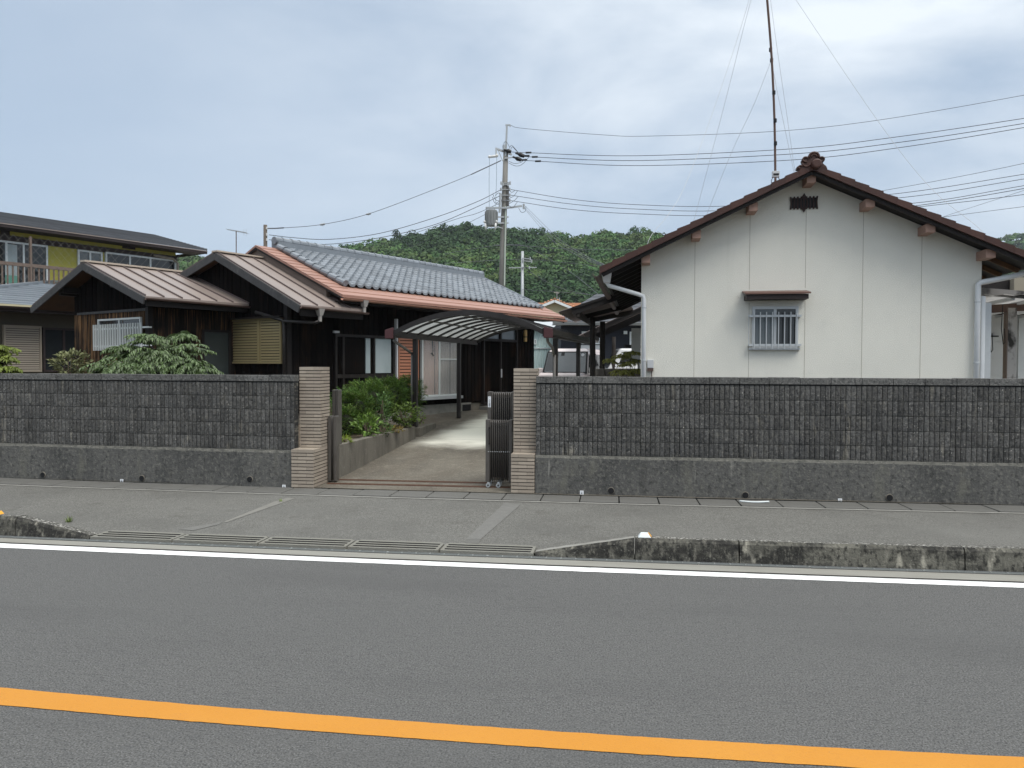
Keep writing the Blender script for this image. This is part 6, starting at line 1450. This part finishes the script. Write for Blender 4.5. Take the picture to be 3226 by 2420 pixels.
def frond_plant(label,base,hubs,leaf_m,pl=.11,pw=.036,cat='shrub',name='leafy_shrub',stemr=.014):
    t=thing(name,label,cat,base); C=[];Dv=[];Nv=[]; st=MB(); tw=MB()
    for (P,reach,nf) in hubs:
        nf=int(nf*2.1); h=P-base; st.tube(crom([Vector((h.x*.12,h.y*.12,0)),Vector((h.x*.45,h.y*.45,h.z*.45)),h],4),[stemr]*4+[stemr*.8]*4+[stemr*.5],6)
        for k in range(nf):
            a=2*math.pi*(k+random.uniform(-.3,.3))/nf; rr=reach*random.uniform(.55,1.05); d=Vector((math.cos(a),math.sin(a)*.8,0))
            p=Vector(h)+Vector((random.uniform(-.05,.05),random.uniform(-.05,.05),random.uniform(-.12,.05)))*(1 if pl>.08 else .4); pts=[p.copy()]; up=random.uniform(.25,.7)
            ns=11
            for i in range(ns):
                f=i/ns; v=(d+Vector((0,0,up*(1-f*2.4)))).normalized(); p=p+v*rr/ns; pts.append(p.copy())
                side=Vector((-v.y,v.x,0)).normalized()
                for s in (-1,1):
                    if random.random()<.08: continue
                    q=side*s*random.uniform(.6,1)+v*random.uniform(.3,.8)+Vector((0,0,random.uniform(-.75,-.1)))
                    C.append(p); Dv.append(q); Nv.append((random.uniform(-.3,.3),random.uniform(-.4,.2),1))
            C.append(p); Dv.append(v+Vector((0,0,-.5))); Nv.append((0,0,1))
            tw.tube(pts,.003,4,cap=False)
    st.build('stems',M['bark'],t,smooth=True)
    fo=leafmesh('foliage',C,Dv,Nv,rng.uniform(.75,1.15,len(C))*pl,rng.uniform(.8,1.15,len(C))*pw,leaf_m,t,droop=.22)
    tw.build('twigs',leaf_m,fo); return t
def hb(u,v,d,r,n): return (atd(u,v,d),r,n)
b0=camxy(-6.2,13.4); b0.z=.5
frond_plant('broad green shrub with drooping compound leaves behind the left block wall',b0,
 [hb(572,1054,13.5,.3,8),hb(470,1066,13.2,.46,11),hb(600,1096,13.3,.42,10),hb(395,1102,13.2,.4,10),hb(500,1118,13.0,.6,14),hb(385,1140,12.9,.62,14),hb(585,1146,12.9,.6,14),hb(470,1158,12.8,.62,16),hb(545,1172,12.8,.52,12),hb(345,1170,12.7,.42,10),hb(615,1172,12.9,.36,9),hb(430,1122,13.6,.5,10),hb(540,1100,13.7,.45,9),hb(420,1172,12.7,.5,12)],M['nandina'],pl=.092,pw=.034)
M['limeleaf']=mat('lime_leaf',(.15,.19,.035),.5,island=.4,transl=.3)
b1=camxy(-8.35,12.7); b1.z=.5
frond_plant('yellow green young shrub at the left edge behind the block wall',b1,[hb(6,1092,12.7,.26,7),hb(-10,1112,12.7,.3,8),hb(12,1130,12.6,.26,8),hb(10,1158,12.5,.3,9),hb(45,1170,12.6,.18,6),hb(-30,1140,12.6,.3,8),hb(-40,1100,12.7,.3,6)],M['limeleaf'],pl=.07,pw=.03)
M['goldleaf']=mat('gold_green_leaf',(.18,.185,.04),.5,island=.45,transl=.3)
b2=camxy(2.2,15.0); b2.z=.45
frond_plant('small gold-green bamboo-leaved shrub beside the cream house downpipe',b2,[hb(1990,1112,15,.2,8),hb(1962,1122,15,.22,8),hb(2003,1135,15.1,.18,7),hb(1925,1135,15.2,.16,6),hb(1975,1145,14.9,.22,8),hb(1960,1172,14.9,.24,9),hb(2000,1170,14.9,.2,8)],M['goldleaf'],pl=.06,pw=.016,stemr=.007)
M['palebush']=mat('pale_bush_leaf',(.17,.18,.085),.6,island=.35,transl=.15)
def bush(label,base,c,rx,ry,rz,n,L,Wd,m,tint=(1,1,1),name='shrub',up=.5,stems=5):
    t=thing(name,label,'shrub',base); c=c-base
    d=unit(rng.normal(size=(n,3))); rad=rng.uniform(.35,1,(n,1))**.5; lump=1+.22*np.sin(d[:,:1]*5+d[:,1:2]*4+d[:,2:]*6)
    P=np.array(c)+d*rad*lump*np.array([rx,ry,rz]); Dv=d*np.array([1,1,.6])+np.array([0,0,up])+rng.normal(0,.45,(n,3)); Nv=rng.normal(0,.35,(n,3))+np.array([0,-.3,1])
    tt=np.array(tint)*rng.uniform(.75,1.25,(n,1))
    leafmesh('foliage',P,Dv,Nv,rng.uniform(.7,1.2,n)*L,rng.uniform(.7,1.2,n)*Wd,m,t,tint=tt)
    mb=MB()
    for i in range(stems):
        e=Vector((rng.uniform(-.6,.6)*rx,rng.uniform(-.5,.5)*ry,rz*rng.uniform(0,.6)))+c
        mb.tube(crom([Vector((rng.uniform(-.04,.04),rng.uniform(-.04,.04),0)),c*.5+Vector((e.x-c.x,e.y-c.y,0))*.3,e],4),[.012]*8+[.005],5)
    mb.build('stems',M['bark'],t,smooth=True); return t
bb=atd(208,1145,16.2); bush('pale leafy bush in front of the dark window of the yellow house',Vector((bb.x,bb.y,.5)),bb+Vector((.1,0,-.05)),.34,.3,.3,420,.12,.055,M['palebush'])
# the feathery green conifer hedge in the garden bed
def juniper(label,blobs,base,n_per=900):
    t=thing('juniper_hedge',label,'hedge',base); C=[];Dv=[];Nv=[];T=[]
    for (c,rx,ry,rz) in blobs:
        c=np.array(c-base); n=int(n_per*rx*rz/.2)
        d=unit(rng.normal(size=(n,3))); d[:,2]=np.where(d[:,2]<-.55,-d[:,2],d[:,2])
        rad=rng.uniform(.72,1.0,(n,1)); lump=1+.13*np.sin(d[:,:1]*7+d[:,2:]*5)+.08*np.sin(d[:,1:2]*11)
        P=c+d*rad*lump*np.array([rx,ry,rz])
        out=unit(d*np.array([1,1,.7])+np.array([-.45,-.1,.55])+rng.normal(0,.3,(n,3)))
        tone=(.42+rng.uniform(0,.6,n))
        for i in range(n):
            o=out[i]; p=P[i].copy(); s=np.cross(o,(0,0,1)); s/= (np.linalg.norm(s)+1e-6); l=rng.uniform(.1,.2); k=6
            yel=rng.uniform(.75,1.2)
            for j in range(k):
                f=j/k; q=p+o*l*f+np.array([0,0,-.5*l*f*f])
                C.append(q); Dv.append(o*.8+s*(.8 if j%2 else -.8)*(1-f*.6)+np.array([0,0,-.2*f])); Nv.append((rng.uniform(-.5,.5),rng.uniform(-.5,.5),1)); T.append((tone[i]*yel,tone[i],tone[i]*.9))
            C.append(p+o*l*.6); Dv.append(o-np.array([0,0,.4])); Nv.append((0,-.3,1)); T.append((tone[i]*yel*1.25,tone[i]*1.25,tone[i]))
    co_=MB()
    for (c,rx,ry,rz) in blobs: co_.sphere(c-base,1,(rx*.72,ry*.72,rz*.68),12,8)
    co_.build('shade_core',M['coredark'],t,smooth=True)  # added solid dark cores that deepen the shade inside the hedge
    n=len(C); leafmesh('foliage',C,Dv,Nv,rng.uniform(.05,.085,n),rng.uniform(.009,.016,n),M['juniper'],t,tint=np.array(T),fold=.1)
    return t
jb=onz(1150,1375,.5)
J=juniper('feathery dark green conifer hedge in the bed left of the drive',[(atd(1112,1300,15.2),.36,.45,.42),(atd(1155,1272,15.9),.5,.5,.4),(atd(1205,1252,16.8),.5,.5,.36),(atd(1265,1240,17.8),.48,.45,.33),(atd(1085,1340,14.6),.26,.35,.3),(atd(1135,1335,15.0),.26,.3,.25),(atd(1285,1275,18.0),.3,.35,.26),(atd(1225,1285,17.2),.3,.35,.2)],jb)
mb=MB()
for pts in ([(1155,1345,15.1),(1165,1318,15.2),(1185,1300,15.4),(1195,1285,15.8)],[(1165,1340,15.2),(1190,1310,15.5),(1202,1298,15.8)],[(1270,1275,17),(1258,1258,17.2),(1262,1245,17.5)],[(1075,1360,14.4),(1092,1345,14.5),(1112,1335,14.7)],[(1060,1372,14.3),(1080,1352,14.4)]):
    mb.tube([p-jb for p in crom([atd(*p) for p in pts],4)],[.03,.028,.026,.024]*2+[.02]*(len(pts)*4-4-7) if len(pts)==4 else .022,7)
mb.build('gnarled_branches',M['bark'],J,smooth=True)
def gb(u,v,d): 
    p=atd(u,v,d); return Vector((p.x,p.y,.5))
def gc(u,v,d): return atd(u,v,d)
bush('bright green broad-leaved plant at the front of the garden bed',gb(1155,1372,14.0),gc(1155,1345,14.0),.2,.2,.19,230,.11,.05,M['shrub'],(1.5,1.5,.9))
bush('tall grey-green plant in the middle of the garden bed',gb(1205,1350,15.2),gc(1206,1290,15.2),.13,.14,.33,260,.085,.032,M['shrub'],(1.15,1.25,1.2),up=.9)
bush('round-leaved yellow green shrub beside the carport post',gb(1275,1345,16.2),gc(1272,1308,16.2),.33,.25,.24,620,.062,.045,M['shrub'],(1.25,1.15,.7))
bush('dark small-leaved shrub low behind the edging wall',gb(1200,1365,14.6),gc(1203,1352,14.6),.2,.16,.12,260,.06,.03,M['shrub'],(.95,.95,.8))
bush('little yellow green tuft at the near end of the edging wall',gb(1088,1390,12.7),gc(1088,1388,12.7),.1,.07,.06,90,.07,.022,M['shrub'],(2.6,2.1,.8),stems=2)
bush('reddish brown low groundcover beside the edging wall',gb(1245,1358,15.2),gc(1245,1352,15.2),.15,.12,.06,160,.05,.025,M['shrub'],(2.4,1.1,.8),stems=2)
bush('dark shrub behind the left gate pillar',gb(1040,1310,13.6),gc(1036,1300,13.6),.14,.2,.32,300,.06,.028,M['shrub'],(.8,1.0,.7))
bush('small green sprig at the foot of the second carport post',gb(1327,1322,17.6),gc(1328,1318,17.6),.06,.06,.1,50,.09,.02,M['shrub'],(2.2,2.0,.9),stems=2)
for i,(u,v,d,r,lab) in enumerate(((1162,1311,15.8,.1,'white painted stone under the conifer hedge branches, the largest of three'),(1143,1308,15.9,.06,'small white stone left of the hedge branches'),(1184,1309,15.9,.075,'white stone right of the hedge branches'))):
    p=atd(u,v,d); mb=MB(); mb.sphere((0,0,0),r,(1,.8,.9),9,6)
    mb.v=[(x*random.uniform(.85,1.15),y*random.uniform(.85,1.15),z*random.uniform(.85,1.15)) for x,y,z in mb.v]
    o=mb.build('garden_stone',M['stone'],smooth=True); o.location=(p.x,p.y,p.z); tag(o,lab,'stone','white stones under the hedge')
# dry stone planter by the cream house flank
mb=MB(); p=atd(1965,1165,15.6)
random.seed(3)
for r in range(7):
    x=-.55
    while x<.5:
        w=random.uniform(.14,.26); mb.box(x,x+w-.012,random.uniform(-.02,.02),.35,-1.3+r*.19,-1.3+(r+1)*.19-.012); x+=w
o=mb.build('stone_planter',M['rockwall'],bevel=.02); o.location=(p.x,p.y+.25,p.z+.0); o.rotation_euler=(0,0,YAW); tag(o,'dark dry-stone planter under the gold-green shrub','planter')
# ================================================================== WOODED HILLS
sil=[(-400,900),(300,872),(520,818),(590,806),(650,814),(750,818),(900,802),(1043,787),(1130,774),(1200,759),(1288,744),(1351,731),(1405,719),(1477,711),(1536,722),(1604,720),(1649,733),(1674,724),(1731,739),(1782,749),(1840,746),(1908,731),(1981,732),(2035,723),(2064,732),(2107,739),(2300,760),(2600,800),(3000,850)]
su=np.array([s[0] for s in sil],float); svv=np.array([s[1] for s in sil],float)
RD=330.0; D0=150.0
tanx=lambda u:(u-1613)/F
def ridge_h(tx): 
    u=1613+tx*F; return 1.85+(1149-np.interp(u,su,svv))*RD/F-4.5
def hillz(x,d):
    tx=x/np.maximum(d,1); h=ridge_h(tx); f=np.clip((d-D0)/(RD-D0),0,1.4)
    g=np.where(f<=1,.06*f+.94*f**1.05,1-(f-1)*1.2); return h*g
gx=np.linspace(-260,200,70); gd=np.linspace(D0,430,44)
vs=[];fs=[]
for d in gd:
    for x in gx:
        w=camxy(x*d/RD,d); vs.append((w.x,w.y,float(hillz(np.array(x*d/RD),np.array(d)))-1.0))
for j in range(len(gd)-1):
    for i in range(len(gx)-1): q=j*len(gx)+i; fs.append((q,q+1,q+1+len(gx),q+len(gx)))
mb=MB(); mb.add(vs,fs); struct(mb.build('hill',M['hillground'],smooth=True))
def forest(name,pts,rad,nl,seed,tone,size=1.0,dark=None,zn_=None):
    r=np.random.default_rng(seed); C=[];Dv=[];Nv=[];T=[];L=[]
    for i,(x,y,z) in enumerate(pts):
        R0=rad*r.uniform(.65,1.35); nlob=r.integers(5,9); n=nl
        conif = dark is not None and dark(i)
        base=np.array([x,y,z+R0*.35]); tn=r.uniform(.55,1.55); yel=r.uniform(.72,1.18)
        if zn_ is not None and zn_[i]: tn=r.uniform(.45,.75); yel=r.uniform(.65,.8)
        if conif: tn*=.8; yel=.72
        lob=unit(r.normal(size=(nlob,3)))*np.array([.62,.62,.45])*R0; lob[:,2]=np.abs(lob[:,2])+(.1*R0); lr=r.uniform(.38,.62,nlob)*R0
        if conif:
            lob=np.stack([r.normal(0,.12,nlob)*R0,r.normal(0,.12,nlob)*R0,np.linspace(-.1,1.0,nlob)*R0],1); lr=np.linspace(.66,.28,nlob)*R0
        k=r.integers(0,nlob,n); d=unit(r.normal(size=(n,3))); d[:,2]=np.where(d[:,2]<-.25,-d[:,2],d[:,2])
        P=base+lob[k]+d*(lr[k][:,None])*r.uniform(.85,1.05,(n,1))
        C.append(P); Dv.append(np.cross(d,r.normal(size=(n,3)))); Nv.append(d+r.normal(0,.22,(n,3)))
        lt=r.uniform(.92,1.08,(n,1)); T.append(np.hstack([lt*tn*yel*tone[0],lt*tn*tone[1],lt*tn*.9*tone[2]])); L.append(r.uniform(.5,1.1,n)*size)
    C=np.vstack(C); L=np.concatenate(L)
    o=leafmesh(name,C,np.vstack(Dv),np.vstack(Nv),L*1.6,L*1.25,M['forest'],None,tint=np.vstack(T),fold=.05,droop=.05); o['kind']='stuff'; return o
pts=[];dk=[];zn=[]
r=np.random.default_rng(5); sp=4.6; d=D0+6
while d<RD+16:
    w=np.arange(-.46*d,.25*d,sp*(.8+.3*d/RD))
    for x in w:
        xx=x+r.uniform(-1.6,1.6); dd=d+r.uniform(-1.8,1.8); z=float(hillz(np.array(xx),np.array(dd))); u=1613+F*xx/dd; v=1149-(z-1.85)*F/dd
        if u<330 or u>2330 or v>1040: continue
        p=camxy(xx,dd); pts.append((p.x,p.y,z)); 
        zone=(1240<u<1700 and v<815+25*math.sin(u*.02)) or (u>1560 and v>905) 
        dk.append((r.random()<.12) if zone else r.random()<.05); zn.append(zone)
    d+=sp*.86
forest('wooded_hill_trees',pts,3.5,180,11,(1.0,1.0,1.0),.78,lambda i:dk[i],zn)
# farther hill on the right
sil2=[(2700,800),(2900,775),(3050,757),(3130,744),(3180,736),(3226,731),(3400,712),(3700,700)]
s2u=np.array([s[0] for s in sil2],float); s2v=np.array([s[1] for s in sil2],float); RD2=620.
vs=[];fs=[]; gx=np.linspace(2500,3800,50); gd=np.linspace(430,800,20)
def h2(u,d):
    h=1.85+(1152-np.interp(u,s2u,s2v))*RD2/F-6; f=(d-430)/(RD2-430); return h*(f if f<=1 else max(0,1-(f-1)))
for d in gd:
    for u in gx: w=camxy((u-1613)/F*d,d); vs.append((w.x,w.y,float(h2(u,d))-1))
for j in range(len(gd)-1):
    for i in range(len(gx)-1): q=j*len(gx)+i; fs.append((q,q+1,q+1+len(gx),q+len(gx)))
mb=MB(); mb.add(vs,fs); struct(mb.build('far_hill',M['hillground'],smooth=True))
pts=[]
for d in np.arange(470,640,8):
    for u in np.arange(2900,3480,8.5*F/d):
        uu=u+r.uniform(-8,8); p=camxy((uu-1613)/F*d,d+r.uniform(-3,3)); pts.append((p.x,p.y,float(h2(uu,d))))
forest('far_hill_trees',pts,5.0,50,12,(1,1,1),1.9)

# ------------------------------------------------------------------ thin summer haze
hz_=MB(); hz_.box(-1450,1450,-450,1550,-1.2,190); ho=hz_.build('haze',bpy.data.materials.new('haze')); ho['kind']='stuff'
hm=ho.data.materials[0]; hm.use_nodes=True; ht=hm.node_tree; ht.nodes.clear()
ho_=ht.nodes.new('ShaderNodeOutputMaterial'); hv=ht.nodes.new('ShaderNodeVolumePrincipled'); hv.inputs['Color'].default_value=(.82,.9,1,1); hv.inputs['Density'].default_value=.00017
ht.links.new(hv.outputs[0],ho_.inputs['Volume'])
